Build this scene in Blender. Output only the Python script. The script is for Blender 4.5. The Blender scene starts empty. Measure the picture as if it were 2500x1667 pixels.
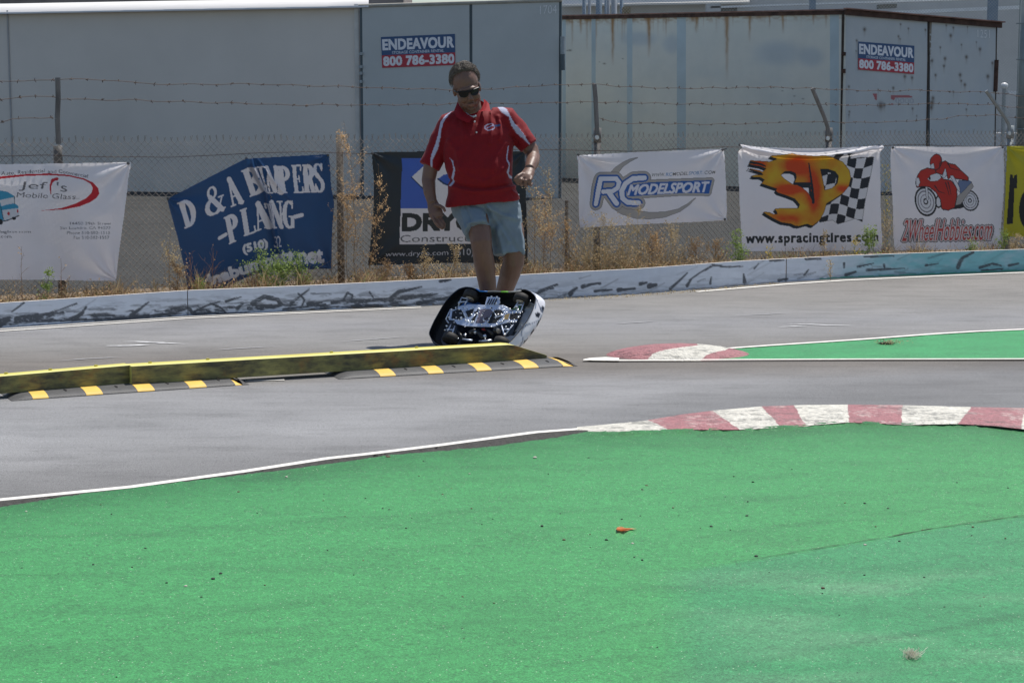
import bpy, bmesh, math, random
import numpy as np
from mathutils import Vector, Matrix
random.seed(7); np.random.seed(7)
R = math.radians
scene = bpy.context.scene
COL = scene.collection
# ---------------------------------------------------------------- camera
F = 4500.0; CH = 1.35; PITCH = math.atan(566.5 / F)
cd = bpy.data.cameras.new("camera"); cam = bpy.data.objects.new("camera", cd); COL.objects.link(cam)
cd.sensor_width = 36; cd.lens = F / 2500 * 36; cd.clip_start = 0.1; cd.clip_end = 3000
cam.location = (0, 0, CH); cam.rotation_euler = (R(90) - PITCH, 0, 0)
scene.camera = cam
# ---------------------------------------------------------------- sky, sun, exposure
SUN_EL = 66; SX, SY = 0.64, 0.77
w = bpy.data.worlds.new("World"); scene.world = w; w.use_nodes = True
nt = w.node_tree; nt.nodes.clear()
sky = nt.nodes.new('ShaderNodeTexSky'); sky.sky_type = 'NISHITA'; sky.sun_disc = False
sky.sun_elevation = R(SUN_EL); sky.sun_rotation = math.atan2(SX, SY)
bg = nt.nodes.new('ShaderNodeBackground'); bg.inputs[1].default_value = 0.1
wo = nt.nodes.new('ShaderNodeOutputWorld')
nt.links.new(sky.outputs[0], bg.inputs[0]); nt.links.new(bg.outputs[0], wo.inputs[0])
sd = bpy.data.lights.new("sun", 'SUN'); sd.energy = 4.2; sd.angle = R(0.53); sd.color = (1, 0.955, 0.89)
so = bpy.data.objects.new("sun", sd); COL.objects.link(so)
ce = math.cos(R(SUN_EL)); sdir = Vector((SX * ce, SY * ce, math.sin(R(SUN_EL)))).normalized()
so.rotation_euler = sdir.to_track_quat('Z', 'Y').to_euler(); so.location = (5, 8, 12)
vs = scene.view_settings; vs.view_transform = 'Standard'; vs.look = 'None'; vs.gamma = 1; vs.exposure = 0.13
scene.render.resolution_x = 1024; scene.render.resolution_y = 682
scene.render.engine = 'CYCLES'
# ---------------------------------------------------------------- pixel <-> world (layout helper, photograph px 2500x1667)
CP, SP_ = math.cos(PITCH), math.sin(PITCH)
def rays(u, v):
    u = np.asarray(u, float); v = np.asarray(v, float)
    x = (u - 1250) / F; y = (833.5 - v) / F
    return np.stack([x, CP + y * SP_, -SP_ + y * CP], -1)
def gp(u, v, z=0.0):
    d = rays(u, v); t = (np.asarray(z) - CH) / d[..., 2]
    p = d * t[..., None]; p[..., 2] += CH; return p
def yp(u, v, Y):
    d = rays(u, v); t = np.asarray(Y, float) / d[..., 1]
    p = d * t[..., None]; p[..., 2] += CH; return p
def planep(u, v, P0, n):
    d = rays(u, v); P0 = np.asarray(P0, float) - np.array([0, 0, CH]); n = np.asarray(n, float)
    t = (P0 @ n) / (d @ n); p = d * t[..., None]; p[..., 2] += CH; return p
def proj(P):
    P = np.asarray(P, float); q = P - np.array([0, 0, CH])
    dep = q[..., 1] * CP - q[..., 2] * SP_; up = q[..., 1] * SP_ + q[..., 2] * CP
    return 1250 + F * q[..., 0] / dep, 833.5 - F * up / dep
FP0 = np.array([-2.74, 13.0, 0]); FD = np.array([4.10, 2.30, 0]); FD /= np.linalg.norm(FD); FN = np.array([FD[1], -FD[0], 0])
def fp(u, v, off=0.0):
    return planep(u, v, FP0 + FN * off, FN)
def fpz(u, z, off=0.0):     # point of the fence plane under image column u, height z
    P0 = FP0 + FN * off; k = (u - 1250) / F / CP   # x = k*depth ; near enough of Y
    lo = -6.0; hi = 12.0
    for _ in range(50):
        m = (lo + hi) / 2; p = P0 + FD * m; uu = proj(np.array([p[0], p[1], z]))[0]
        if uu < u: lo = m
        else: hi = m
    p = P0 + FD * lo; return np.array([p[0], p[1], z])
def CR(s, ox, oy):
    return lambda pts: [(ox + x / s, oy + y / s) for x, y in pts]
# ---------------------------------------------------------------- noise
def vnoise(x, y, seed=0):
    xi = np.floor(x).astype(np.int64); yi = np.floor(y).astype(np.int64); fx = x - xi; fy = y - yi
    fx = fx * fx * (3 - 2 * fx); fy = fy * fy * (3 - 2 * fy)
    def h(a, b):
        n = (a * 374761393 + b * 668265263 + seed * 1442695041) & 0x7fffffff
        n = ((n ^ (n >> 13)) * 1274126177) & 0x7fffffff
        return ((n ^ (n >> 16)) & 0xffff) / 65535.0
    return (h(xi, yi) * (1 - fx) + h(xi + 1, yi) * fx) * (1 - fy) + (h(xi, yi + 1) * (1 - fx) + h(xi + 1, yi + 1) * fx) * fy
def fbm(x, y, o=4, seed=0):
    a = 0; s = 0; k = 1.0
    for i in range(o):
        a = a + k * vnoise(x * 2 ** i, y * 2 ** i, seed + i * 17); s += k; k *= .5
    return a / s
# ---------------------------------------------------------------- objects
def tag(o, label=None, cat=None, group=None, kind=None):
    if label: o['label'] = label
    if cat: o['category'] = cat
    if group: o['group'] = group
    if kind: o['kind'] = kind
    return o
def thing(name, label, cat, loc=(0, 0, 0), group=None):
    o = bpy.data.objects.new(name, None); COL.objects.link(o); o.location = [float(a) for a in loc]; o.empty_display_size = .1
    return tag(o, label, cat, group)
def link(name, me, m=None, parent=None, smooth=False):
    o = bpy.data.objects.new(name, me); COL.objects.link(o); me.name = name
    if m:
        for k in (m if isinstance(m, (list, tuple)) else [m]): me.materials.append(k)
    if parent is not None:
        o.parent = parent; wl = Vector((0, 0, 0)); p = parent
        while p is not None: wl += Vector(p.location); p = p.parent
        if parent.type == 'EMPTY' or True: o.location = -wl
    if smooth:
        me.polygons.foreach_set('use_smooth', [True] * len(me.polygons))
    return o
def mesh_np(V, Fc, col=None):
    V = np.asarray(V, np.float32).reshape(-1, 3); Fc = np.asarray(Fc, np.int32); k = Fc.shape[1]; n = len(Fc)
    me = bpy.data.meshes.new('m'); me.vertices.add(len(V)); me.vertices.foreach_set('co', V.ravel())
    me.loops.add(n * k); me.loops.foreach_set('vertex_index', Fc.ravel())
    me.polygons.add(n); me.polygons.foreach_set('loop_start', np.arange(0, n * k, k, dtype=np.int32))
    try: me.polygons.foreach_set('loop_total', np.full(n, k, np.int32))
    except Exception: pass
    if col is not None:
        a = me.attributes.new('Col', 'FLOAT_COLOR', 'POINT')
        c = np.ones((len(V), 4), np.float32); c[:, :3] = col.reshape(-1, 3); a.data.foreach_set('color', c.ravel())
    me.update(calc_edges=True); me.validate(); return me
def grid_me(P, keep=None, col=None, flip=False, extra=None):
    H, W = P.shape[:2]; idx = np.arange(H * W).reshape(H, W)
    q = np.stack([idx[:-1, :-1], idx[1:, :-1], idx[1:, 1:], idx[:-1, 1:]], -1)
    if flip: q = q[..., ::-1]
    if keep is not None:
        kk = keep[:-1, :-1] & keep[1:, :-1] & keep[1:, 1:] & keep[:-1, 1:]; q = q[kk]
    q = q.reshape(-1, 4); V = P.reshape(-1, 3); c = None if col is None else col.reshape(-1, 3)
    used = np.unique(q); mp = np.full(len(V), -1); mp[used] = np.arange(len(used))
    V = V[used]; q = mp[q]; c = None if c is None else c[used]
    return mesh_np(V, q, c)
def segs_me(A, B, r, sides=3):
    A = np.asarray(A, float); B = np.asarray(B, float); r = np.broadcast_to(np.asarray(r, float), (len(A),))
    d = B - A; d /= np.maximum(np.linalg.norm(d, axis=1, keepdims=True), 1e-9)
    ref = np.where(np.abs(d[:, 2:3]) > .9, np.array([[1., 0, 0]]), np.array([[0, 0, 1.]]))
    a = np.cross(d, ref); a /= np.linalg.norm(a, axis=1, keepdims=True); b = np.cross(d, a)
    V = []
    for P in (A, B):
        for k in range(sides):
            t = 2 * math.pi * k / sides
            V.append(P + (a * math.cos(t) + b * math.sin(t)) * r[:, None])
    V = np.stack(V, 1); n = len(A); base = np.arange(n)[:, None] * (2 * sides); Fs = []
    for k in range(sides):
        k2 = (k + 1) % sides
        Fs.append(base + np.array([[k, k2, sides + k2, sides + k]]))
    return V.reshape(-1, 3), np.stack(Fs, 1).reshape(-1, 4)
class MB:
    def __init__(s): s.bm = bmesh.new(); s.mi = 0
    def box(s, c, size, rot=None, mi=None, bev=0):
        M = Matrix.Translation(Vector([float(a) for a in c])) @ (rot.to_4x4() if rot is not None else Matrix()) @ Matrix.Diagonal((size[0], size[1], size[2], 1))
        r = bmesh.ops.create_cube(s.bm, size=1, matrix=M); s._mi(r['verts'], mi)
        if bev:
            es = list({e for v in r['verts'] for e in v.link_edges})
            bmesh.ops.bevel(s.bm, geom=es, offset=bev, segments=2, affect='EDGES', profile=.7)
        return s
    def _mi(s, vs, mi):
        if mi is not None:
            for f in {f for v in vs for f in v.link_faces}: f.material_index = mi
    def ell(s, c, r, rot=None, u=20, v=14, mi=None):
        M = Matrix.Translation(Vector([float(a) for a in c])) @ (rot.to_4x4() if rot is not None else Matrix()) @ Matrix.Diagonal((r[0], r[1], r[2], 1))
        q = bmesh.ops.create_uvsphere(s.bm, u_segments=u, v_segments=v, radius=1, matrix=M); s._mi(q['verts'], mi); return s
    def tube(s, pts, rad, n=12, mi=None, flat=None, cap=True):
        pts = [Vector([float(a) for a in p]) for p in pts]
        if not isinstance(rad, (list, tuple)): rad = [rad] * len(pts)
        rings = []; prev = None
        for i, p in enumerate(pts):
            d = (pts[min(i + 1, len(pts) - 1)] - pts[max(i - 1, 0)]).normalized()
            if prev is None:
                ref = Vector((1, 0, 0)) if abs(d.x) < .8 else Vector((0, 1, 0))
                a = (ref - d * ref.dot(d)).normalized()
            else: a = (prev - d * prev.dot(d)).normalized()
            prev = a; b = d.cross(a); r = rad[i]; rx, ry = (r if isinstance(r, (list, tuple)) else (r, r))
            rings.append([s.bm.verts.new(p + a * math.cos(2 * math.pi * k / n) * rx + b * math.sin(2 * math.pi * k / n) * ry) for k in range(n)])
        fs = []
        for i in range(len(rings) - 1):
            for k in range(n):
                fs.append(s.bm.faces.new((rings[i][k], rings[i][(k + 1) % n], rings[i + 1][(k + 1) % n], rings[i + 1][k])))
        if cap:
            fs.append(s.bm.faces.new(rings[0][::-1])); fs.append(s.bm.faces.new(rings[-1]))
        if mi is not None:
            for f in fs: f.material_index = mi
        return s
    def loft(s, rings, mi=None, cap=True, n=28, p=2.0):  # ring = (center, (hx), (hy)) horizontal superellipses; hx, hy vectors
        out = []
        for c, ax, ay in rings:
            c = Vector([float(a) for a in c]); ax = Vector(ax); ay = Vector(ay); L = []
            for k in range(n):
                t = 2 * math.pi * k / n; cx, sy = math.cos(t), math.sin(t)
                cx = math.copysign(abs(cx) ** (2 / p), cx); sy = math.copysign(abs(sy) ** (2 / p), sy)
                L.append(s.bm.verts.new(c + ax * cx + ay * sy))
            out.append(L)
        fs = []
        for i in range(len(out) - 1):
            for k in range(n):
                fs.append(s.bm.faces.new((out[i][k], out[i][(k + 1) % n], out[i + 1][(k + 1) % n], out[i + 1][k])))
        if cap: fs.append(s.bm.faces.new(out[0][::-1])); fs.append(s.bm.faces.new(out[-1]))
        if mi is not None:
            for f in fs: f.material_index = mi
        return s
    def poly(s, pts, mi=None):
        f = s.bm.faces.new([s.bm.verts.new(Vector([float(a) for a in p])) for p in pts])
        if mi is not None: f.material_index = mi
        return s
    def prism(s, pts, ext, mi=None):   # pts 3D polygon, extruded by vector
        ext = Vector([float(a) for a in ext]); A = [s.bm.verts.new(Vector([float(a) for a in p])) for p in pts]; B = [s.bm.verts.new(v.co + ext) for v in A]
        fs = [s.bm.faces.new(A), s.bm.faces.new(B[::-1])]; n = len(A)
        for i in range(n): fs.append(s.bm.faces.new((A[(i + 1) % n], A[i], B[i], B[(i + 1) % n])))
        if mi is not None:
            for f in fs: f.material_index = mi
        return s
    def mesh(s):
        bmesh.ops.recalc_face_normals(s.bm, faces=s.bm.faces)
        me = bpy.data.meshes.new('m'); s.bm.to_mesh(me); s.bm.free(); return me
    def obj(s, name, m, parent=None, smooth=False): return link(name, s.mesh(), m, parent, smooth)
def remesh(mb, voxel, smooth=2, factor=.5):
    me = mb.mesh(); o = bpy.data.objects.new('tmp', me); COL.objects.link(o)
    md = o.modifiers.new('r', 'REMESH'); md.mode = 'VOXEL'; md.voxel_size = voxel
    if smooth:
        m2 = o.modifiers.new('s', 'SMOOTH'); m2.iterations = smooth; m2.factor = factor
    bpy.context.view_layer.update(); dg = bpy.context.evaluated_depsgraph_get()
    out = bpy.data.meshes.new_from_object(o.evaluated_get(dg)); bpy.data.objects.remove(o, do_unlink=True)
    return out
# ---------------------------------------------------------------- materials
def S(r, g, b):
    f = lambda c: ((c / 255 + .055) / 1.055) ** 2.4 if c > 10 else c / 255 / 12.92
    return (f(r), f(g), f(b))
def new_mat(name):
    m = bpy.data.materials.new(name); m.use_nodes = True; n = m.node_tree; n.nodes.clear()
    out = n.nodes.new('ShaderNodeOutputMaterial'); b = n.nodes.new('ShaderNodeBsdfPrincipled'); n.links.new(b.outputs[0], out.inputs[0])
    return m, n, b, out
def N(n, t, **k):
    x = n.nodes.new(t)
    for a, v in k.items(): setattr(x, a, v)
    return x
def coords(n, scale=(1, 1, 1), rot=(0, 0, 0)):
    tc = N(n, 'ShaderNodeTexCoord'); mp = N(n, 'ShaderNodeMapping'); mp.inputs['Scale'].default_value = scale; mp.inputs['Rotation'].default_value = rot
    n.links.new(tc.outputs['Object'], mp.inputs[0]); return mp.outputs[0]
def noise(n, vec, scale, detail=4, rough=.6):
    x = N(n, 'ShaderNodeTexNoise'); x.inputs['Scale'].default_value = scale; x.inputs['Detail'].default_value = detail; x.inputs['Roughness'].default_value = rough
    n.links.new(vec, x.inputs['Vector']); return x.outputs['Fac']
def ramp(n, fac, stops):
    r = N(n, 'ShaderNodeValToRGB'); e = r.color_ramp.elements
    while len(e) < len(stops): e.new(.5)
    for i, (p, c) in enumerate(stops):
        e[i].position = p; e[i].color = (*c, 1) if isinstance(c, (tuple, list)) else (c, c, c, 1)
    n.links.new(fac, r.inputs[0]); return r.outputs[0]
def mix(n, fac, a, b, mode='MIX'):
    x = N(n, 'ShaderNodeMix', data_type='RGBA', blend_type=mode)
    for sock, val in ((x.inputs[0], fac), (x.inputs[6], a), (x.inputs[7], b)):
        if isinstance(val, (int, float)): sock.default_value = val
        elif isinstance(val, (tuple, list)): sock.default_value = (*val[:3], 1)
        else: n.links.new(val, sock)
    return x.outputs[2]
def mathn(n, op, a, b=None):
    x = N(n, 'ShaderNodeMath', operation=op)
    for i, v in enumerate((a, b)):
        if v is None: continue
        if isinstance(v, (int, float)): x.inputs[i].default_value = v
        else: n.links.new(v, x.inputs[i])
    return x.outputs[0]
def bump(n, b, h, strength=.3, dist=.01):
    x = N(n, 'ShaderNodeBump'); x.inputs['Strength'].default_value = strength; x.inputs['Distance'].default_value = dist
    n.links.new(h, x.inputs['Height']); n.links.new(x.outputs[0], b.inputs['Normal'])
def mat(name, c, rough=.7, metal=0, var=.15, vs=6, bs=None, bst=.2, bd=.005, trans=0, attr=False, spec=.5, coat=0, stretch=(1, 1, 1), det=4):
    m, n, b, out = new_mat(name); v = coords(n, stretch)
    if attr:
        at = N(n, 'ShaderNodeAttribute'); at.attribute_name = 'Col'; base = at.outputs['Color']
    else: base = (*c, 1)
    if var:
        f = ramp(n, noise(n, v, vs, det), [(.25, 1 - var), (.75, 1 + var)]); col = mix(n, 1, base, f, 'MULTIPLY')
        n.links.new(col, b.inputs['Base Color'])
    elif attr: n.links.new(base, b.inputs['Base Color']); col = base
    else: b.inputs['Base Color'].default_value = base; col = base
    b.inputs['Roughness'].default_value = rough; b.inputs['Metallic'].default_value = metal
    b.inputs['Specular IOR Level'].default_value = spec; b.inputs['Coat Weight'].default_value = coat
    if bs: bump(n, b, noise(n, v, bs, 3), bst, bd)
    if trans:
        t = N(n, 'ShaderNodeBsdfTranslucent'); mx = N(n, 'ShaderNodeMixShader'); mx.inputs[0].default_value = trans
        if isinstance(col, tuple): t.inputs[0].default_value = col
        else: n.links.new(col, t.inputs[0])
        n.links.new(b.outputs[0], mx.inputs[1]); n.links.new(t.outputs[0], mx.inputs[2]); n.links.new(mx.outputs[0], out.inputs[0])
    return m
# ---------------------------------------------------------------- canvas: artwork sampled at the vertices of a fine sheet
_gc = {}
def glyph_tris(s, off=0, shear=0, sp=1):
    k = (s, off, shear, sp)
    if k in _gc: return _gc[k]
    cu = bpy.data.curves.new('t', 'FONT'); cu.body = s; cu.offset = off; cu.shear = shear; cu.space_character = sp; cu.resolution_u = 3
    o = bpy.data.objects.new('t', cu); COL.objects.link(o); bpy.context.view_layer.update()
    me = bpy.data.meshes.new_from_object(o.evaluated_get(bpy.context.evaluated_depsgraph_get()))
    me.calc_loop_triangles(); V = np.array([v.co[:2] for v in me.vertices]); T = np.array([t.vertices[:] for t in me.loop_triangles])
    mn, mx = V.min(0), V.max(0); V = (V - mn) / (mx - mn)
    bpy.data.objects.remove(o, do_unlink=True); bpy.data.meshes.remove(me); bpy.data.curves.remove(cu)
    _gc[k] = V[T]; return _gc[k]
class Canvas:
    def __init__(s, u0, v0, u1, v1, step, base):
        s.u0, s.v0, s.step = u0, v0, step; W = int((u1 - u0) / step) + 2; H = int((v1 - v0) / step) + 2
        s.x = u0 + np.arange(W) * step; s.y = v0 + np.arange(H) * step; s.X, s.Y = np.meshgrid(s.x, s.y)
        s.c = np.ones((H, W, 3)) * np.array(base)
    def sub(s, x0, y0, x1, y1):
        i0 = max(0, int((x0 - s.u0) / s.step) - 1); i1 = min(len(s.x), int((x1 - s.u0) / s.step) + 3)
        j0 = max(0, int((y0 - s.v0) / s.step) - 1); j1 = min(len(s.y), int((y1 - s.v0) / s.step) + 3)
        return slice(j0, max(j0, j1)), slice(i0, max(i0, i1))
    def poly(s, pts):
        m = np.zeros(s.X.shape, bool); P = np.array(pts, float); sl = s.sub(P[:, 0].min(), P[:, 1].min(), P[:, 0].max(), P[:, 1].max())
        X, Y = s.X[sl], s.Y[sl]; r = np.zeros(X.shape, bool)
        for i in range(len(P)):
            x1, y1 = P[i]; x2, y2 = P[(i + 1) % len(P)]
            if y1 == y2: continue
            c = ((y1 > Y) != (y2 > Y)) & (X < (x2 - x1) * (Y - y1) / (y2 - y1) + x1); r ^= c
        m[sl] = r; return m
    def ell(s, cx, cy, rx, ry, a=0):
        dx, dy = s.X - cx, s.Y - cy; c, n = math.cos(a), math.sin(a)
        return ((dx * c + dy * n) / rx) ** 2 + ((-dx * n + dy * c) / ry) ** 2 <= 1
    def stroke(s, pts, w0, w1=None, soft=0):
        w1 = w0 if w1 is None else w1; P = np.array(pts, float); n = len(P) - 1; mw = max(w0, w1) + soft
        m = np.zeros(s.X.shape)
        for i in range(n):
            a, b = P[i], P[i + 1]; sl = s.sub(min(a[0], b[0]) - mw, min(a[1], b[1]) - mw, max(a[0], b[0]) + mw, max(a[1], b[1]) + mw)
            X, Y = s.X[sl], s.Y[sl]
            if X.size == 0: continue
            d = b - a; L = max(d @ d, 1e-9); t = np.clip(((X - a[0]) * d[0] + (Y - a[1]) * d[1]) / L, 0, 1)
            D = np.hypot(X - a[0] - t * d[0], Y - a[1] - t * d[1]); ww = w0 + (w1 - w0) * (i + t) / n
            val = np.clip((ww + soft - D) / max(soft, 1e-3), 0, 1) if soft else (D <= ww) * 1.0
            m[sl] = np.maximum(m[sl], val)
        return m if soft else m > 0
    def text(s, st, bl, br, tl, off=0, shear=0, sp=1):
        T = glyph_tris(st, off, shear, sp); bl = np.array(bl, float); ex = np.array(br, float) - bl; ey = np.array(tl, float) - bl
        T = bl + T[..., 0:1] * ex + T[..., 1:2] * ey; m = np.zeros(s.X.shape, bool)
        for t in T:
            sl = s.sub(t[:, 0].min(), t[:, 1].min(), t[:, 0].max(), t[:, 1].max()); X, Y = s.X[sl], s.Y[sl]
            if X.size == 0: continue
            (x1, y1), (x2, y2), (x3, y3) = t; d = (y2 - y3) * (x1 - x3) + (x3 - x2) * (y1 - y3)
            if abs(d) < 1e-9: continue
            a = ((y2 - y3) * (X - x3) + (x3 - x2) * (Y - y3)) / d; b = ((y3 - y1) * (X - x3) + (x1 - x3) * (Y - y3)) / d
            m[sl] |= (a >= -1e-3) & (b >= -1e-3) & (a + b <= 1.001)
        return m
    def paint(s, m, col, a=1.0):
        al = (m * a)[..., None]; s.c = s.c * (1 - al) + np.array(col) * al; return s
    @staticmethod
    def dil(m, r):
        o = m.copy(); R_ = int(math.ceil(r)); H, W = m.shape
        for dy in range(-R_, R_ + 1):
            for dx in range(-R_, R_ + 1):
                if dx * dx + dy * dy <= r * r + .1:
                    ys, yd = slice(max(0, -dy), H - max(0, dy)), slice(max(0, dy), H - max(0, -dy))
                    xs, xd = slice(max(0, -dx), W - max(0, dx)), slice(max(0, dx), W - max(0, -dx))
                    o[yd, xd] |= m[ys, xs]
        return o
    @staticmethod
    def shift(m, dx, dy):
        return np.roll(np.roll(m, dy, 0), dx, 1)
def ribbon(pts3, w, z):
    """flat strip of width w centred on a ground polyline"""
    P = np.array(pts3, float)[:, :2]; d = np.gradient(P, axis=0); d /= np.linalg.norm(d, axis=1, keepdims=True); nn = np.stack([-d[:, 1], d[:, 0]], 1)
    w = np.broadcast_to(w, (len(P),))[:, None]
    z = np.broadcast_to(z, (len(P),)); A = P + nn * w / 2; B = P - nn * w / 2; G = np.stack([np.c_[A, z], np.c_[B, z]], 0)
    return grid_me(G)
def clamp01(x): return np.clip(x, 0, 1)
def interp(pts, x):
    P = np.array(pts, float); return np.interp(x, P[:, 0], P[:, 1])
# ================================================================ SETTING
def fence_d(x, y): return -((x - FP0[0]) * FN[0] + (y - FP0[1]) * FN[1])
def ground_z(x, y):
    t = np.clip((fence_d(x, y) - .3) / 6, 0, 1); return -.02 + .34 * t * t * (3 - 2 * t)
# yard: dark worn asphalt behind the fence, one sheet to the horizon
xs = np.concatenate([np.linspace(-900, -40, 8), np.linspace(-30, 40, 71), np.linspace(50, 900, 8)])
ys = np.concatenate([np.linspace(-60, -2, 4), np.linspace(0, 40, 81), np.linspace(50, 1500, 12)])
GX, GY = np.meshgrid(xs, ys)
m_yard, n, b, _ = new_mat('yard_asphalt'); v = coords(n)
c = ramp(n, noise(n, v, 1.2, 6), [(.3, (.045, .047, .046)), (.7, (.062, .063, .061))])
c = mix(n, 1, c, ramp(n, noise(n, v, 140, 3), [(.3, .7), (.7, 1.3)]), 'MULTIPLY'); n.links.new(c, b.inputs['Base Color'])
b.inputs['Roughness'].default_value = .95; b.inputs['Specular IOR Level'].default_value = .15; bump(n, b, noise(n, v, 160, 3), .4, .004)
yard = link('ground', grid_me(np.stack([GX, GY, ground_z(GX, GY)], -1), flip=True), m_yard, smooth=True); tag(yard, kind='structure')
# pale concrete apron far behind
m_apron = mat('apron', (.55, .53, .5), .9, var=.1, vs=.8)
p = MB(); p.poly([(-60, 33, .226), (60, 33, .226), (60, 200, .226), (-60, 200, .226)]); o = p.obj('concrete_apron', m_apron); tag(o, kind='structure')
# wall / barrier base line in px
WB = [(-400, 822), (0, 800), (458, 770), (748, 757.5), (1048, 745.5), (1331, 730), (1555, 717.5), (1759, 702), (1920, 688), (2065, 679), (2500, 661.5), (2700, 654)]
WT = [(-400, 765), (0, 741), (458, 710), (748, 698), (1076, 682), (1300, 670), (1555, 657), (1810, 638), (2065, 624.5), (2500, 609), (2700, 602)]
wl = gp([a for a, _ in WB], [b_ for _, b_ in WB], 0)
# track surface
m_tr, n, b, _ = new_mat('track_asphalt'); v = coords(n)
base = ramp(n, noise(n, v, .9, 5), [(.3, (.215, .213, .208)), (.7, (.27, .267, .262))])
vst = coords(n, (.35, 5, 1), (0, 0, R(4)))
base = mix(n, 1, base, ramp(n, noise(n, vst, 1.6, 5, .65), [(.3, .93), (.7, 1.05)]), 'MULTIPLY')
vs2 = coords(n, (1.5, 28, 1), (0, 0, R(2)))
base = mix(n, 1, base, ramp(n, noise(n, vs2, 1.3, 3, .6), [(.3, .975), (.7, 1.02)]), 'MULTIPLY')
sx = N(n, 'ShaderNodeSeparateXYZ'); tc = N(n, 'ShaderNodeTexCoord'); n.links.new(tc.outputs['Object'], sx.inputs[0])
yy = mathn(n, 'SUBTRACT', sx.outputs[1], mathn(n, 'MULTIPLY', sx.outputs[0], .1))
yy = mathn(n, 'ADD', yy, mathn(n, 'MULTIPLY', noise(n, coords(n, (.5, 1.5, 1)), 1.0, 3), .5))
yn = mathn(n, 'DIVIDE', mathn(n, 'SUBTRACT', yy, 5.0), 12.0)
lane = ramp(n, yn, [(.0, (.85, .84, .83)), (.14, (.95, .95, .96)), (.26, (1.07, 1.09, 1.13)), (.36, (.98, .99, 1.02)), (.40, (.66, .61, .56)), (.445, (.70, .65, .60)), (.50, (.9, .89, .88)), (.57, (.98, .99, 1.03)), (.66, (.9, .88, .85)), (.8, (.88, .84, .79))])
base = mix(n, 1, base, lane, 'MULTIPLY')
gr = noise(n, v, 190, 3, .8); base = mix(n, 1, base, ramp(n, gr, [(.3, .42), (.5, 1.0), (.72, 1.55)]), 'MULTIPLY')
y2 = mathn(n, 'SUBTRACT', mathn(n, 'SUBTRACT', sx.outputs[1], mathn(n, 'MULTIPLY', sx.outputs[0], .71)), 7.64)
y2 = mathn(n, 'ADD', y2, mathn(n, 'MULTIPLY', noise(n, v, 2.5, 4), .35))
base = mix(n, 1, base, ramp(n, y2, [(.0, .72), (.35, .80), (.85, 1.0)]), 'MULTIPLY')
stn = noise(n, coords(n, (.8, 2.2, 1)), 2.6, 6, .7); base = mix(n, 1, base, ramp(n, stn, [(.36, .84), (.5, 1.0), (.7, 1.06)]), 'MULTIPLY')
gr2 = noise(n, v, 60, 3, .75); base = mix(n, 1, base, ramp(n, gr2, [(.28, .68), (.45, 1.0), (.7, 1.1)]), 'MULTIPLY')
vo = N(n, 'ShaderNodeTexVoronoi'); vo.inputs['Scale'].default_value = 26; n.links.new(v, vo.inputs['Vector'])
base = mix(n, mathn(n, 'LESS_THAN', vo.outputs['Distance'], .07), base, (.05, .05, .05))
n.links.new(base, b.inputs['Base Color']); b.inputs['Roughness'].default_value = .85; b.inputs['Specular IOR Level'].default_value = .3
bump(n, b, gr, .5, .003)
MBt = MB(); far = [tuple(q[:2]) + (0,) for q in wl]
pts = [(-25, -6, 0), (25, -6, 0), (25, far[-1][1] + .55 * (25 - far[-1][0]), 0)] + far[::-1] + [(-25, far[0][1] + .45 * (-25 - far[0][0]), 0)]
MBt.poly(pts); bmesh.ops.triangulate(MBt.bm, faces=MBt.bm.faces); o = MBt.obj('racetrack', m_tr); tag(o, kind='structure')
# dirt verge between barrier and fence
m_dirt = mat('dirt', (.2, .145, .095), .95, var=.45, vs=14, bs=60, bst=.6, bd=.02)
A = wl.copy(); Bv = []
for q in wl:
    t = 3.2; Bv.append(q + np.array([-.3, 1, 0]) * (abs(fence_d(q[0], q[1])) + .5))
G = np.stack([A + [0, .04, .06], np.array(Bv) * [1, 1, 0] + [0, 0, .03]], 0)
o = link('dirt_verge', grid_me(G), m_dirt); tag(o, kind='structure')
# ---------------------------------------------------------------- green turf
GE = [(-700, 1330), (-60, 1245), (0, 1238), (191, 1207), (440, 1176), (700, 1146), (900, 1118), (949, 1111), (1187, 1091), (1336, 1071), (1431, 1054), (1536, 1052), (1634, 1048), (1702, 1046), (1800, 1046), (1824, 1045), (1902, 1038.5), (1966, 1037), (1986, 1033.6), (2069, 1027), (2113, 1029), (2206, 1033.6), (2338, 1031), (2426, 1036), (2500, 1043), (2560, 1049), (3200, 1150)]
s35 = CR(3.357, 1800, 1200)
SEAM = s35([(-400, 640), (0, 575), (350, 520), (700, 460), (850, 438), (1300, 360), (1520, 318), (1830, 270), (2060, 240), (2350, 200), (3000, 110)])
WR2 = s35([(-1500, 1600), (0, 1410), (350, 1350), (650, 1300), (850, 1260), (1200, 1200), (1420, 1170), (1550, 1140), (1850, 1090), (2200, 1020), (2350, 1000), (3200, 900)])
uu = np.arange(-700, 3200, 6.0); kk = np.concatenate([np.linspace(0, .12, 30), np.linspace(.13, 1, 150)])
e = interp(GE, uu); ej = e + 3.0 * (fbm(uu / 22, uu * 0, 3, 3) - .5) + 2.0 * (vnoise(uu / 7, uu * 0, 9) - .5)
U = np.broadcast_to(uu, (len(kk), len(uu))); Vv = ej[None] + (2300 - ej[None]) * (kk[:, None] ** 1.15)
Pg = gp(U, Vv, 0.0); X, Y = Pg[..., 0], Pg[..., 1]
def tz(X, Y): return .010 + .010 * (fbm(X * 2.2, Y * 2.2, 3, 5) - .5) + .005 * (fbm(X * 9, Y * 9, 2, 8) - .5)
z = tz(X, Y)
z += .013 * np.exp(-np.clip(Vv - e, 0, 999) / 16) * np.clip((U - 1420) / 80, 0, 1)
z += .004 * np.exp(-((Vv - interp(WR2, U)) / 12) ** 2) * np.clip((U - 1500) / 300, 0, 1)
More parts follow.
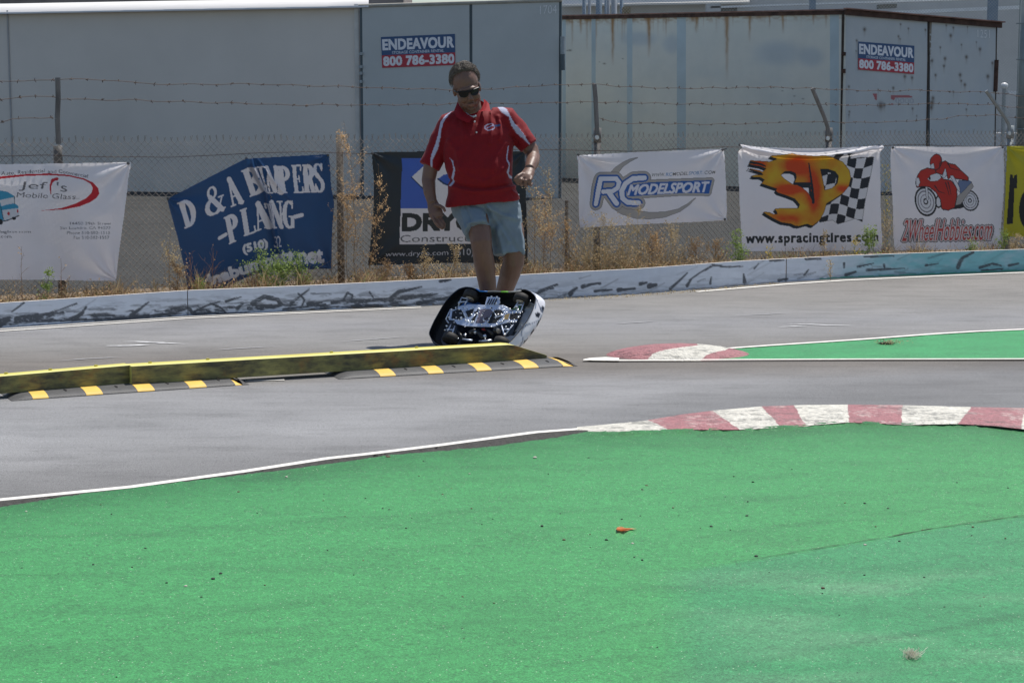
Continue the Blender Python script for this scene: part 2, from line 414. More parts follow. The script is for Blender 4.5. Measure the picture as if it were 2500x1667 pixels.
z += .008 * np.exp(-((Vv - e) / 9) ** 2) * (fbm(U / 30, Vv / 30, 2, 4))
for kx, a0, k1 in ((0, 1480, .1), (0, 1590, .12), (300, 1540, -.02)):
    z += .0025 * np.exp(-((Vv - (a0 - k1 * (U - 1250) + 14 * np.sin(U / 170 + kx))) / 15) ** 2) * fbm(U / 200, Vv * 0, 2, 31 + kx)
Pg = gp(U, Vv, z)
below = np.clip((Vv - interp(SEAM, U)) / 4, 0, 1) * np.clip((U - 1600) / 120, 0, 1)
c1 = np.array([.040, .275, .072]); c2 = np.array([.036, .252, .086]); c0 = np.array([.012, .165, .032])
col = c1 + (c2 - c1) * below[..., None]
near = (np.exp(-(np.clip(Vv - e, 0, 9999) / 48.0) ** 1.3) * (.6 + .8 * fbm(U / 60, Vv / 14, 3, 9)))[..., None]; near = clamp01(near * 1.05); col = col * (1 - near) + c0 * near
pt = np.clip((fbm(X * 1.5, Y * 4, 4, 77) - .56) * 5, 0, 1) * np.clip((U - 1500) / 800, 0, 1) * np.clip((Vv - 1300) / 100, 0, 1)
col = col * (1 - .38 * pt[..., None]) + np.array([.24, .36, .24]) * .38 * pt[..., None]
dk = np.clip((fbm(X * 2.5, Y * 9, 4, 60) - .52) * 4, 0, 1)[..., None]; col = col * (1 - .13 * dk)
for kx, (a0, k1, s0) in enumerate(((1330, .06, 300), (1395, .16, 500), (1470, .10, 100), (1505, .2, 900), (1560, .12, 1200), (1600, .22, 1300), (1250, .05, 200), (1230, .09, 1500), (1640, .1, 300))):
    ln = np.exp(-((Vv - (a0 - k1 * (U - 1250) + 10 * np.sin(U / 190 + kx * 2))) / (2.5 + 3 * vnoise(U / 90, U * 0, kx))) ** 2) * clamp01((fbm(U / 160, Vv * 0, 2, 41 + kx) - .42) * 5); col = col * (1 - .15 * ln[..., None])
ln = np.exp(-((Vv - interp(WR2, U)) / 5) ** 2) * clamp01((U - 1500) / 200) * clamp01(.3 + fbm(U / 60, U * 0, 2, 5)); col = col * (1 - .3 * ln[..., None])
m_g, n, b, _ = new_mat('green_turf'); v = coords(n)
at = N(n, 'ShaderNodeAttribute'); at.attribute_name = 'Col'; c = at.outputs['Color']
vt = coords(n, (1, 2.2, 1), (0, 0, R(12)))
f1 = noise(n, vt, 170, 3, .8); f2 = noise(n, v, 55, 3, .6); f3 = noise(n, coords(n, (1, 5, 1)), 5, 5, .6)
c = mix(n, 1, c, ramp(n, f1, [(.32, .28), (.5, 1.0), (.68, 2.0)]), 'MULTIPLY')
c = mix(n, 1, c, ramp(n, f2, [(.3, .80), (.7, 1.18)]), 'MULTIPLY'); c = mix(n, 1, c, ramp(n, f3, [(.3, .94), (.7, 1.06)]), 'MULTIPLY')
v1 = N(n, 'ShaderNodeTexVoronoi'); v1.inputs['Scale'].default_value = 52; n.links.new(v, v1.inputs['Vector'])
c = mix(n, mathn(n, 'LESS_THAN', v1.outputs['Distance'], .09), c, (.55, .66, .48))  # pale flecks in the colour, painted as glints of the turf fibres
v2 = N(n, 'ShaderNodeTexVoronoi'); v2.inputs['Scale'].default_value = 21; n.links.new(v, v2.inputs['Vector'])
c = mix(n, mathn(n, 'LESS_THAN', v2.outputs['Distance'], .045), c, (.02, .03, .015))
n.links.new(c, b.inputs['Base Color']); b.inputs['Roughness'].default_value = .6; b.inputs['Specular IOR Level'].default_value = .35
b.inputs['Sheen Weight'].default_value = .15; bump(n, b, mathn(n, 'ADD', f1, mathn(n, 'MULTIPLY', f2, .8)), .75, .004)
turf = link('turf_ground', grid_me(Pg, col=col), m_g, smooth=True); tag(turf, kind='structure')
uS = np.arange(1790, 2620, 7.0); vS = interp(SEAM, uS) + 1.5 * (vnoise(uS / 18, uS * 0, 3) - .5)
q = gp(uS, vS, .010); q = gp(uS, vS, tz(q[:, 0], q[:, 1])); o = link('turf_seam', ribbon(q, .001 + .005 * clamp01((uS - 1790) / 200) * vnoise(uS / 14, uS * 0, 5), q[:, 2] + .003), mat('seam_dirt', (.05, .045, .03), .95, var=.4, vs=40)); tag(o, kind='structure')
# second turf wedge with its white lines
cw = CR(2.045, 1350, 750)
WTOP = cw([(800, 213), (1100, 192), (1500, 166), (1650, 155), (1900, 136), (2100, 124), (2352, 113), (2800, 96)]); wbv = 750 + 258 / 2.045
uu = np.arange(1741, 2700, 4.0); e = interp(WTOP, uu); e = np.minimum(e, wbv - 1.0) + 1.0 * (vnoise(uu / 9, uu * 0, 2) - .5)
kk = np.linspace(0, 1, 22); U = np.broadcast_to(uu, (22, len(uu))); Vv = e[None] + (wbv - e[None]) * kk[:, None]
P0 = gp(U, Vv, 0.0); zz = .005 + .006 * (fbm(P0[..., 0] * 4, P0[..., 1] * 4, 3, 15) - .5) * np.clip((1 - kk[:, None]) * 3, 0, 1)
col = np.ones(U.shape + (3,)) * np.array([.024, .27, .075]) * (.8 + .4 * fbm(P0[..., 0] * 6, P0[..., 1] * 12, 3, 6))[..., None]
o = link('turf_wedge', grid_me(gp(U, Vv, zz), col=col), m_g, smooth=True); tag(o, kind='structure')
# white painted lines
m_line = mat('line_paint', (.82, .79, .72), .7, var=.16, vs=30, bs=200, bst=.3, bd=.002)
def pxline(name, pts, w, z=.004, step=12, m=m_line, kind='structure', jit=0, fade=False):
    us = np.arange(pts[0][0], pts[-1][0] + .1, step); vv = interp(pts, us) + jit * (vnoise(us / 11, us * 0, 5) - .5)
    ww = np.full(len(us), float(w))
    if fade: t = np.linspace(0, 1, len(us)); ww = w * np.clip(np.minimum(t, 1 - t) * 4, .05, 1) * (.5 + vnoise(us / 9, us * 0, 6))
    o = link(name, ribbon(gp(us, vv, z), ww, z), m); tag(o, kind=kind); return o
EDGE = [(-500, 1276), (0, 1219), (319, 1187.5), (600, 1149), (800, 1118), (900, 1107), (1068, 1086.5), (1306, 1054.5), (1420, 1046), (1500, 1037.5)]
pxline('track_edge_line', EDGE, .042)
pxline('wedge_line', [(a, b_ - 2) for a, b_ in WTOP], .04, z=.010)
pxline('wedge_line', [(1424, 878), (1500, 879), (1832, 877), (2100, 876), (2500, 875.5), (2700, 875)], .034, z=.010)
pxline('barrier_foot_line', [(-400, 831), (0, 808), (458, 776.5), (748, 763), (1035, 750)], .035)
pxline('barrier_foot_line', [(-400, 826), (0, 803), (458, 772.5), (748, 759.8), (1035, 747)], .014)
pxline('barrier_foot_line', [(1700, 712), (1920, 693.5), (2065, 684), (2300, 673), (2500, 665), (2700, 658)], .05)
# broken asphalt edge beside the turf
m_brk = mat('broken_edge', (.06, .056, .05), .95, var=.5, vs=60, bs=120, bst=.9, bd=.01)
us = np.arange(-500, 1440, 5.0); t0 = interp(EDGE, us) + 3.0; t1 = interp(GE, us) + 3; kk = np.linspace(0, 1, 7)[:, None]
Vv = t0 + (t1 - t0) * kk; U = np.broadcast_to(us, Vv.shape)
o = link('track_broken_edge', grid_me(gp(U, Vv, .004 + .009 * fbm(U / 6, Vv / 3, 3, 3) * (kk > .05))), m_brk); tag(o, kind='structure')
# long faint chalk / tyre marks on the asphalt
m_chalk = mat('chalk_mark', (.6, .6, .6), .9, var=.25, vs=20)
m_faint = mat('faint_mark', (.36, .36, .37), .9, var=.2, vs=20)
c6 = CR(3.36, 0, 780)
for pts, w_ in ((c6([(865, 214), (1050, 213), (1230, 205)]), .045), (c6([(1000, 180), (1120, 180), (1380, 192), (1560, 200)]), .035)):
    pxline('track_scratch_mark', pts, w_, m=m_chalk, fade=True)
for pts, w_ in ((cw([(1125, 98), (1280, 92)]), .03), (cw([(1165, 85), (1260, 84), (1400, 90), (1515, 91)]), .03)):
    pxline('track_scratch_mark', pts, w_, m=m_chalk, fade=True)
for pts, w_ in ((c6([(1740, 250), (1950, 235), (2290, 216)]), .018), (c6([(460, 338), (700, 320), (1060, 302)]), .015), (cw([(300, 82), (530, 68)]), .02), (cw([(900, 42), (1170, 28)]), .02),
               ([(820, 834), (930, 826), (1005, 820)], .015)):
    pxline('track_scratch_mark', pts, w_, m=m_faint, fade=True)
pxline('track_paint_remnant', [(598, 929), (650, 928), (702, 926)], .035)
# ---------------------------------------------------------------- kerbs
m_kerb = mat('kerb_paint', (1, 1, 1), .5, var=.22, vs=70, bs=90, bst=1.0, bd=.012, attr=True)
RED = np.array([.38, .15, .155]); WHT = np.array([.70, .67, .58])
KO = cw([(120, 597), (200, 590), (440, 568), (640, 535), (800, 515), (1030, 495), (1250, 487), (1480, 485), (1740, 488), (2090, 497), (2352, 503), (2900, 540)])
KI = cw([(120, 624), (165, 623), (380, 619), (580, 611), (720, 607), (920, 607), (970, 606), (1130, 594), (1260, 590), (1300, 584), (1470, 570), (1560, 573), (1750, 583), (2020, 578), (2200, 588), (2352, 604), (2900, 660)])
us = np.arange(1409, 2760, 2.0); k = np.linspace(0, 1, 44)[:, None]; vo_, vi = interp(KO, us), interp(KI, us) + 2
Vv = vo_ + (vi - vo_) * k; U = np.broadcast_to(us, Vv.shape).copy()
g0 = gp(U, Vv, 0.0); rough_ = fbm(g0[..., 0] * 45, g0[..., 1] * 45, 3, 12) - .5
hump = (.004 + .024 * np.sin(np.pi * clamp01(k * .68)) ** 1.0) * clamp01((U - 1405) / 120) + .003
zz = hump + .0035 * rough_ * clamp01(k * 6) + .003 * (fbm(g0[..., 0] * 9, g0[..., 1] * 9, 2, 3) - .5) * clamp01(k * 4)
col = np.ones(U.shape + (3,)) * WHT
bnd = [(470, 580), (790, 930), (1040, 1140), (1200, 1265), (1470, 1480), (1745, 1740), (2090, 2020), (2352, 2340), (2640, 2600)]
x = (U - 1350) * 2.045 + 16 * (fbm(U / 18, Vv / 9, 3, 2) - .5); cnt = np.zeros(U.shape, int)
for a, b_ in bnd: cnt += (x > (a + (b_ - a) * k))
isred = cnt % 2 == 1; col[isred] = RED
worn = clamp01((fbm(g0[..., 0] * 14, g0[..., 1] * 14, 4, 44) - .5) * 4) * clamp01((fbm(g0[..., 0] * 60, g0[..., 1] * 60, 2, 4) - .42) * 6)
worn = clamp01(worn * 1.5)
dkst = clamp01((fbm(g0[..., 0] * 9, g0[..., 1] * 26, 5, 91) - .52) * 6) * .6 * clamp01((fbm(g0[..., 0] * 70, g0[..., 1] * 70, 2, 9) - .3) * 4)
col = col * (1 - dkst[..., None]) + np.array([.09, .085, .07]) * dkst[..., None]
col = np.where(isred[..., None], col * (1 - .5 * worn[..., None]) + np.array([.62, .50, .45]) * .5 * worn[..., None], col * (1 - .3 * worn[..., None]))
col = col * (.62 + .76 * fbm(g0[..., 0] * 55, g0[..., 1] * 80, 3, 66))[..., None]
kerb = link('painted_kerb', grid_me(gp(U, Vv, zz), col=col), m_kerb, smooth=True)
tag(kerb, 'long curved kerb with worn red and white blocks along the green turf', 'kerb')
# mound kerb at the point of the wedge
cx0, y0 = 1350 + 628 / 2.045, 881
c0_ = gp(cx0, 866, 0)
a_, b2, hh = .405, .25, .058
uu_ = np.linspace(-1, 1, 170); vv_ = np.linspace(-1, 1, 70); A_, B_ = np.meshgrid(uu_, vv_)
xx = c0_[0] + A_ * a_ * np.sqrt(1 - B_ ** 2 / 2.2); yyv = c0_[1] + B_ * b2 * np.sqrt(1 - A_ ** 2 / 2.05)
r2 = clamp01(1 - ((xx - c0_[0]) / a_) ** 2 - ((yyv - c0_[1]) / b2) ** 2)
zz = -.003 + (hh + .004) * r2 ** .75 + .005 * (fbm(xx * 50, yyv * 50, 3, 5) - .5) * (r2 > .02)
P = np.stack([xx, yyv, zz], -1); pu, pv = proj(P); px_, py_ = (pu - 1350) * 2.045, (pv - 750) * 2.045
l1 = interp([(190, 720), (200, 640), (212, 560), (230, 500), (262, 470)], py_); l2 = interp([(190, 900), (215, 860), (222, 815), (240, 765), (262, 740)], py_)
wob = 14 * (fbm(px_ / 25, py_ / 12, 3, 1) - .5)
col = np.where(((px_ + wob > l1) & (px_ + wob < l2))[..., None], WHT, RED * 1.05)
col = col * (1 - .45 * clamp01((fbm(xx * 20, yyv * 60, 3, 8) - .56) * 6)[..., None])
o = link('kerb_mound', grid_me(P, col=col), m_kerb, smooth=True); tag(o, 'low rounded red and white kerb mound at the tip of the green wedge', 'kerb')
q = MB(); q.poly([tuple(gp(u_, v_, .006)) for u_, v_ in cw([(150, 260), (180, 253), (260, 248), (330, 252), (330, 268), (200, 266)])]); o = q.obj('kerb_toe_paint', m_line); tag(o, kind='structure')
# ---------------------------------------------------------------- barrier boards
cL = CR(2.138, 0, 680); cRt = CR(1.96, 1300, 600)
SC = [([(60, 172), (95, 148), (125, 125)], 2, 3), ([(370, 213), (405, 198), (432, 178), (447, 148)], 8, 4), ([(685, 192), (730, 160), (773, 125)], 7, 3), ([(90, 212), (150, 198), (300, 180)], 11, 4), ([(250, 185), (400, 130)], 2, 1), ([(0, 235), (50, 215)], 14, 5), ([(490, 214), (700, 205), (900, 180), (980, 155)], 4, 5), ([(1000, 180), (1080, 140), (1150, 120)], 4, 2), ([(1100, 130), (1150, 150), (1180, 180)], 3, 3), ([(1320, 130), (1380, 95), (1450, 110), (1470, 135), (1430, 150), (1340, 140)], 8, 6), ([(1520, 130), (1570, 90), (1615, 55)], 5, 2), ([(1560, 80), (1590, 110), (1575, 150)], 3, 3), ([(1610, 133), (1680, 125)], 7, 3), ([(1735, 125), (1800, 110)], 6, 4), ([(1795, 105), (1815, 75), (1840, 85), (1838, 105)], 3, 3), ([(1860, 122), (1930, 115)], 9, 5), ([(1930, 70), (1948, 100)], 3, 2), ([(2040, 110), (2080, 70), (2200, 45)], 9, 3), ([(2100, 102), (2200, 92), (2280, 80)], 8, 3), ([(1240, 155), (1270, 130)], 7, 3), ([(2300, 15), (2352, 5)], 5, 3), ([(900, 160), (980, 150), (1000, 170)], 7, 6), ([(130, 225), (480, 215)], 3, 3), ([(1950, 112), (2060, 105)], 6, 3), ([(1480, 160), (1700, 135)], 3, 2), ([(1180, 120), (1260, 95)], 3, 1), ([(2180, 130), (2352, 95)], 6, 4)]
SR = [([(180, 230), (195, 215), (212, 203)], 8, 4), ([(240, 196), (280, 184), (325, 180)], 6, 3), ([(300, 217), (380, 210)], 5, 2), ([(410, 212), (490, 205)], 6, 3), ([(515, 183), (545, 176)], 5, 4), ([(560, 193), (590, 188)], 9, 7), ([(660, 205), (700, 170), (740, 130)], 5, 2), ([(740, 190), (760, 160)], 5, 2), ([(750, 165), (800, 130), (870, 90)], 2, 2), ([(860, 92), (930, 102), (1005, 98)], 2.5, 1), ([(1015, 175), (1010, 135)], 6, 2), ([(1135, 71), (1200, 69)], 3, 2), ([(1310, 63), (1380, 63)], 4, 2), ([(1590, 53), (1730, 49)], 2, 1), ([(1555, 100), (1630, 85)], 3, 1), ([(1600, 117), (1780, 108)], 4, 1), ([(1680, 90), (1685, 110)], 3, 2), ([(1490, 85), (1490, 105)], 3, 2), ([(2035, 102), (2045, 75), (2065, 55), (2110, 32)], 7, 4), ([(2280, 95), (2325, 85)], 4, 2), ([(1880, 95), (1940, 85)], 3, 1), ([(30, 215), (120, 185)], 3, 2), ([(850, 180), (855, 150)], 3, 2), ([(0, 235), (100, 200)], 5, 2), ([(1180, 165), (1220, 158)], 5, 2), ([(1300, 140), (1320, 115)], 3, 1), ([(1060, 110), (1080, 85)], 2, 1), ([(2140, 105), (2200, 85), (2240, 95)], 4, 3), ([(1500, 140), (1545, 125)], 5, 3), ([(2150, 120), (2250, 110)], 3, 2)]
cv = Canvas(-420, 596, 2720, 836, 2.0, (.68, .725, .80))
X, Y = cv.X, cv.Y; hb = interp(WB, X); ht = interp(WT, X); kv = (hb - Y) / (hb - ht)
rs = random.Random(3); sc = np.zeros(X.shape)
for f_, L in ((cL, SC), (cRt, SR)):
    for pts, w0, w1 in L:
        k = 1.75; sc = np.maximum(sc, cv.stroke(f_(pts), w0 / k * 1.15, w1 / k * .9, soft=1.8) * clamp01(.25 + 1.6 * fbm(X / 9, Y / 3, 4, 5)))
for i in range(75):
    u_ = rs.uniform(-400, 2700); k = rs.random() ** 1.7 * .8; v_ = np.interp(u_, X[0], hb[0]) * (1 - k) + np.interp(u_, X[0], ht[0]) * k
    L = rs.uniform(8, 60); a = rs.uniform(-.25, .7); wv = rs.uniform(.3, 2.0)
    pts = [(u_, v_), (u_ + L * .5, v_ - L * .5 * a + rs.uniform(-1, 1)), (u_ + L, v_ - L * a)]
    sc = np.maximum(sc, cv.stroke(pts, wv, wv * .4, soft=2) * rs.uniform(.12, .75 if u_ < 1400 else .5))
grime = clamp01((fbm(X / 34 + Y / 22, Y / 5, 5, 21) - .46) * 6) * clamp01(1.2 - kv * 1.35) * (.75 * clamp01((1500 - X) / 600) + .22)
sc = np.maximum(sc, grime * .95)
for pts, wv in (([(0, 235), (110, 225), (240, 205)], 13), ([(0, 215), (60, 205)], 9), ([(100, 222), (220, 200), (330, 180)], 9), ([(330, 215), (480, 212)], 5), ([(500, 214), (720, 208), (860, 188)], 5), ([(1030, 170), (1180, 165)], 8), ([(1300, 155), (1460, 140)], 8), ([(1740, 122), (1950, 112)], 8), ([(2040, 112), (2200, 85)], 7)):
    sc = np.maximum(sc, cv.stroke(cL(pts), wv / 2.1, wv / 3.5, soft=4) * clamp01(2.6 * (fbm(X / 10, Y / 4, 4, 88) - .22)))
teal = clamp01((X - 1990) / 230 + (fbm(X / 40, Y / 20, 3, 3) - .5) * .8)
cv.paint(teal, (.17, .46, .50), .95)
cv.paint(clamp01((fbm(X / 30, Y / 12, 4, 8) - .5) * 3), (.55, .6, .68), .35)
sc = clamp01(sc * (.75 + .6 * fbm(X / 14, Y / 6, 3, 71))) * 1.15; sc = clamp01(sc); cv.paint(sc, (.045, .052, .064), .93)
cv.paint(((np.abs(kv) < .07) & (X > 2000)), (.05, .35, .2), .8)
cv.paint(clamp01(1 - np.abs(kv - .02) / .06) * ((X > 700) & (X < 1900)) * (fbm(X / 25, Y, 2, 6) > .4), (.30, .21, .11), .7)
m_board = mat('painted_board', (1, 1, 1), .55, var=.05, vs=12, bs=30, bst=.15, bd=.004, attr=True)
m_cap = mat('board_cap', (.72, .69, .66), .6, var=.2, vs=25)
bar = thing('track_barrier', 'long low white painted board wall streaked with black tyre scuffs, turning teal at its right', 'barrier', gp(1250, 735, 0))
def wall_pt(u_, k_, back=0.0):    # back = thickness
    b0 = gp(u_, interp(WB, u_), 0.0); n_ = np.array([0, 1, 0.])
    ztop = yp(u_, interp(WT, u_), b0[..., 1])[..., 2]
    p = b0.copy(); p[..., 1] += back; p[..., 2] = ztop * k_ ; return p
for a, b_ in ((-420, 458), (460, 1918), (1920, 2700)):
    us = np.arange(a, b_ + .1, 2.0); us[-1] = b_; ks = np.linspace(0, 1, 34)[:, None]
    U = np.broadcast_to(us, (34, len(us))); P = wall_pt(U, ks)
    P[..., 1] += .006 * (fbm(U / 120, ks * 2 + 0 * U, 2, 7) - .5)
    pu, pv = proj(P); ci = np.clip(((pu - cv.u0) / 2).round().astype(int), 0, X.shape[1] - 1); ri = np.clip(((pv - cv.v0) / 2).round().astype(int), 0, X.shape[0] - 1)
    link('board', grid_me(P, col=cv.c[ri, ci], flip=True), m_board, bar, smooth=True)
    T = np.stack([P[-1], wall_pt(us, 1.0, .035)], 0); T[..., 2] += .0015; Bk = np.stack([wall_pt(us, 1.0, .035), wall_pt(us, 0.0, .035)], 0)
    link('cap', grid_me(np.concatenate([T, Bk[1:]], 0)), m_cap, bar)
# ================================================================ BACKGROUND
def sheet(name, cv, mapf, m, parent=None, keep=None, disp=None, smooth=True):
    P = mapf(cv.X, cv.Y)
    if disp is not None: P = P + disp
    return link(name, grid_me(P, keep=keep, col=cv.c), m, parent, smooth)
# ---- left storage shed with a low pitched white roof
YL0, YL1 = 24.05, 22.30
def shedY(u): return YL1 + (YL0 - YL1) * (875 - u) / 955.0
shed = thing('storage_shed', 'long plain grey shed wall under a bright white roof edge at the left', 'shed', yp(400, 500, shedY(400)))
m_shed = mat('shed_wall', (.76, .70, .625), .8, var=.07, vs=.7, bs=3, bst=.1, bd=.01)
us = np.array([-500, -80, 200, 500, 876.0]); Yb = shedY(us)
top = yp(us, np.interp(us, [-500, 0, 875], [44, 31, 15]), Yb); bot = top.copy(); bot[:, 2] = ground_z(bot[:, 0], bot[:, 1]) - .02
link('wall', grid_me(np.stack([top, bot])), m_shed, shed)
m_roof = mat('white_roof', (.78, .76, .73), .6, var=.06, vs=3)
mb = MB()
us2 = np.linspace(-500, 900, 15); Y2 = shedY(us2); t0 = yp(us2, np.interp(us2, [-500, 0, 875, 900], [44, 31, 15, 14.5]), Y2 - .12)
t1 = yp(us2, np.interp(us2, [-500, 0, 400, 700, 975], [26, 10, 3, -1, -6]), Y2 + 2.3)
t0b = t0.copy(); t0b[:, 2] -= .02
roof = link('roof', grid_me(np.stack([t1, t0, t0b]), flip=False), m_roof, shed)
for k in range(2):
    u_ = (18, -330)[k]; p = yp(u_, 30, shedY(u_) - .012); link('wall_joint', MB().box((p[0], p[1], 1.4), (.02, .012, 2.4)).mesh(), mat('joint', (.45, .44, .43)), shed)
p = yp(871, 100, shedY(871) - .02); link('corner_trim', MB().box((p[0], p[1], 1.38), (.05, .03, 2.42)).mesh(), mat('trim', (.72, .69, .64)), shed)
# building just beyond the shed (strip over the roof at far left)
m_tan = mat('tan_stucco', (.34, .29, .26), .9, var=.25, vs=2)
far1 = thing('tan_building', 'strip of pale tan building wall showing above the white shed roof', 'building', (-7, 34, .2))
MB().box((-9.5, 36, 2.2), (15, 3, 4.2)).obj('wall', m_tan, far1)
MB().tube([(-17, 34.4, 3.36), (-5.1, 34.4, 3.52)], .035).obj('pipe', mat('bluepipe', (.28, .36, .4), .5), far1)
# ---- containers
m_door = mat('container_door_grey', (.55, .57, .55), .65, var=.05, vs=2.2, bs=3, bst=.12, bd=.01)
m_seal = mat('door_seal', (.12, .15, .16), .8)
m_hinge = mat('hinge_metal', (.36, .40, .41), .6, metal=.2, var=.2, vs=30)
m_white_st = mat('stencil_white', (.85, .85, .85), .8, var=.25, vs=60)
def fmap(A, Bp, Cp):      # bilinear-free plane through 3 points
    n_ = np.cross(np.array(Bp) - A, np.array(Cp) - A); n_ /= np.linalg.norm(n_)
    if n_[1] > 0: n_ = -n_
    return (lambda off=0.0: (lambda X, Y: planep(X, Y, np.array(A) + n_ * off, n_))), n_
c1 = thing('shipping_container', 'smooth blue-grey container doors numbered 1704, behind the man in red', 'container', (0, 22, .2), group='storage containers behind the fence')
A = yp(878, 17, 22.2); B = yp(1371, 1, 21.7); C = A.copy(); C[2] = .2
mp1, n1 = fmap(A, B, C)
def doorpanel(name, mp, off, quad, m, parent, step=12, bottomz=.2):
    (u0, vt0), (u1, vt1) = quad
    T0 = mp(off)(np.array([u0]), np.array([vt0]))[0]; T1 = mp(off)(np.array([u1]), np.array([vt1]))[0]
    B0 = T0.copy(); B0[2] = bottomz; B1 = T1.copy(); B1[2] = bottomz
    t = np.linspace(0, 1, 8)[None, :, None]; s_ = np.linspace(0, 1, 8)[:, None, None]
    P = (T0 * (1 - t) + T1 * t) * (1 - s_) + (B0 * (1 - t) + B1 * t) * s_
    return link(name, grid_me(P), m, parent)
# body (closed box 1 cm behind the doors)
def hexbody(parent, A, B, depth_vec, m, name='body', z0=.18, inset=.012, nrm=None):
    A = np.array(A) - nrm * inset; B = np.array(B) - nrm * inset; D = np.array(depth_vec)
    mb = MB(); pts = [A, B, B + D, A + D]
    return mb.prism([(q[0], q[1], z0) for q in pts], (0, 0, 1)), pts
def box_from(parent, name, A, B, D, m, nrm, z0=.18, inset=.012):
    A = np.array(A) - nrm * inset; B = np.array(B) - nrm * inset; mb = MB(); T = [A, B, B + D, A + D]; V = [mb.bm.verts.new(Vector(q)) for q in T] + [mb.bm.verts.new(Vector((q[0], q[1], z0))) for q in T]
    for f in ((3, 2, 1, 0), (4, 5, 6, 7), (0, 1, 5, 4), (1, 2, 6, 5), (2, 3, 7, 6), (3, 0, 4, 7)): mb.bm.faces.new([V[i] for i in f])
    return mb.obj(name, m, parent)
m_body = mat('container_body', (.48, .55, .57), .7, var=.1, vs=2)
box_from(c1, 'body', A, B, np.array([-.35, 6.0, 0]), m_body, n1, inset=.03)
doorpanel('door', mp1, 0, ((884, 19), (1146, 10)), m_door, c1); doorpanel('door', mp1, 0, ((1153, 10), (1365, 3)), m_door, c1)
doorpanel('door_seal', mp1, -.012, ((1140, 10), (1160, 10)), m_seal, c1); doorpanel('door_seal', mp1, -.012, ((878, 19), (890, 19)), m_seal, c1)
doorpanel('door_seal', mp1, -.012, ((1362, 3), (1371, 2)), m_seal, c1)
def bar_on(parent, name, mp, off, p0, p1, r, m, box=True, th=.03):
    a = mp(off)(np.array([p0[0]]), np.array([p0[1]]))[0]; b_ = mp(off)(np.array([p1[0]]), np.array([p1[1]]))[0]
    return MB().tube([a, b_], r, n=8).obj(name, m, parent)
m_rim = mat('beige_rim', (.42, .40, .34), .7, var=.15, vs=8)
bar_on(c1, 'top_rail', mp1, .0, (876, 15.5), (1372, 1), .022, m_rim)
bar_on(c1, 'hinge', mp1, .03, (1374, 90), (1374, 133), .028, m_hinge); bar_on(c1, 'hinge', mp1, .03, (1374, 133), (1375, 172), .024, m_seal)
for v_ in (128, 160, 176, 196): bar_on(c1, 'hinge', mp1, .03, (881, v_), (881, v_ + 7), .02, m_hinge)
def stencil(name, mp, s_, bl, br, tl, parent, m=m_white_st, off=.004, osz=0, step=1.0, bold=0.0):
    x0, x1 = min(bl[0], tl[0]) - 2, br[0] + 2; y0, y1 = min(tl[1], tl[1] + br[1] - bl[1]) - 2, max(bl[1], br[1]) + 2
    cv = Canvas(x0, y0, x1, y1, step * .5, (1, 1, 1)); k = cv.text(s_, bl, br, tl, bold); P = mp(off)(cv.X, cv.Y)
    return link(name, grid_me(P, keep=k), m, parent)
c2_ = CR(3.485, 850, 0)
q = c2_([(1632, 125), (1775, 118), (1632, 50)]); stencil('number', mp1, '1704', q[0], q[1], q[2], c1)
m_sign = mat('sign_vinyl', (1, 1, 1), .5, var=.08, vs=8, attr=True)
NAVY, SRED, SWHT = (.045, .10, .22), (.50, .04, .06), (.85, .84, .86)
def endeavour(mp, quad, name_lab, parent_none=None):
    tl, tr, br, bl = [np.array(p, float) for p in quad]
    cv = Canvas(0, 0, 240, 100, 1.0, NAVY)
    cv.paint(cv.Y > 59, SRED)
    cv.paint(cv.Y < 1.6, NAVY)
    cv.paint(cv.dil(cv.text('ENDEAVOUR', (5, 43), (236, 43), (5, 8), .02, 0, 1.06), 1.7), SWHT)
    cv.paint(cv.text('STORAGE CONTAINER RENTAL', (34, 57), (204, 57), (34, 47.5), .02), (.62, .66, .72))
    cv.paint(cv.dil(cv.text('800 786-3380', (5, 94), (236, 94), (5, 64), .02, 0, 1.06), 1.7), SWHT)
    s_, t_ = (cv.X / 240)[..., None], (cv.Y / 100)[..., None]; s_ = np.clip(s_, 0, 1); t_ = np.clip(t_, 0, 1)
    q = (tl * (1 - s_) + tr * s_) * (1 - t_) + (bl * (1 - s_) + br * s_) * t_
    P = mp(.006)(q[..., 0], q[..., 1])
    o = link('container_sign', grid_me(P, col=cv.c), m_sign); return o
s1 = endeavour(mp1, c2_([(278, 318), (908, 291), (912, 555), (290, 580)]), '')
tag(s1, 'navy and red rental sign on the smooth doors numbered 1704, just above the man', 'sign', 'container rental signs')
# container 1251
c4 = CR(3.92, 1950, 0); c3 = CR(3.618, 1350, 0)
c2 = thing('shipping_container', 'old blue-grey container numbered 1251, rust streaks down its long side, at the right', 'container', (4.2, 23.4, .2), group='storage containers behind the fence')
A = yp(2059, 28, 23.3); B = yp(2434, 60, 24.4); C = A.copy(); C[2] = .2
mp2, n2 = fmap(A, B, C)
C1 = yp(1375, 42, 28.0); n_side = None
mp3, n3 = fmap(C1, A, np.array([A[0], A[1], .2]))
m_body2 = mat('old_body', (.5, .57, .58), .75, var=.12, vs=2)
Dv = (C1 - A) * 1.12; Dv2 = Dv.copy()
box_from(c2, 'body', A, B, Dv, m_body2, n2, inset=.035)
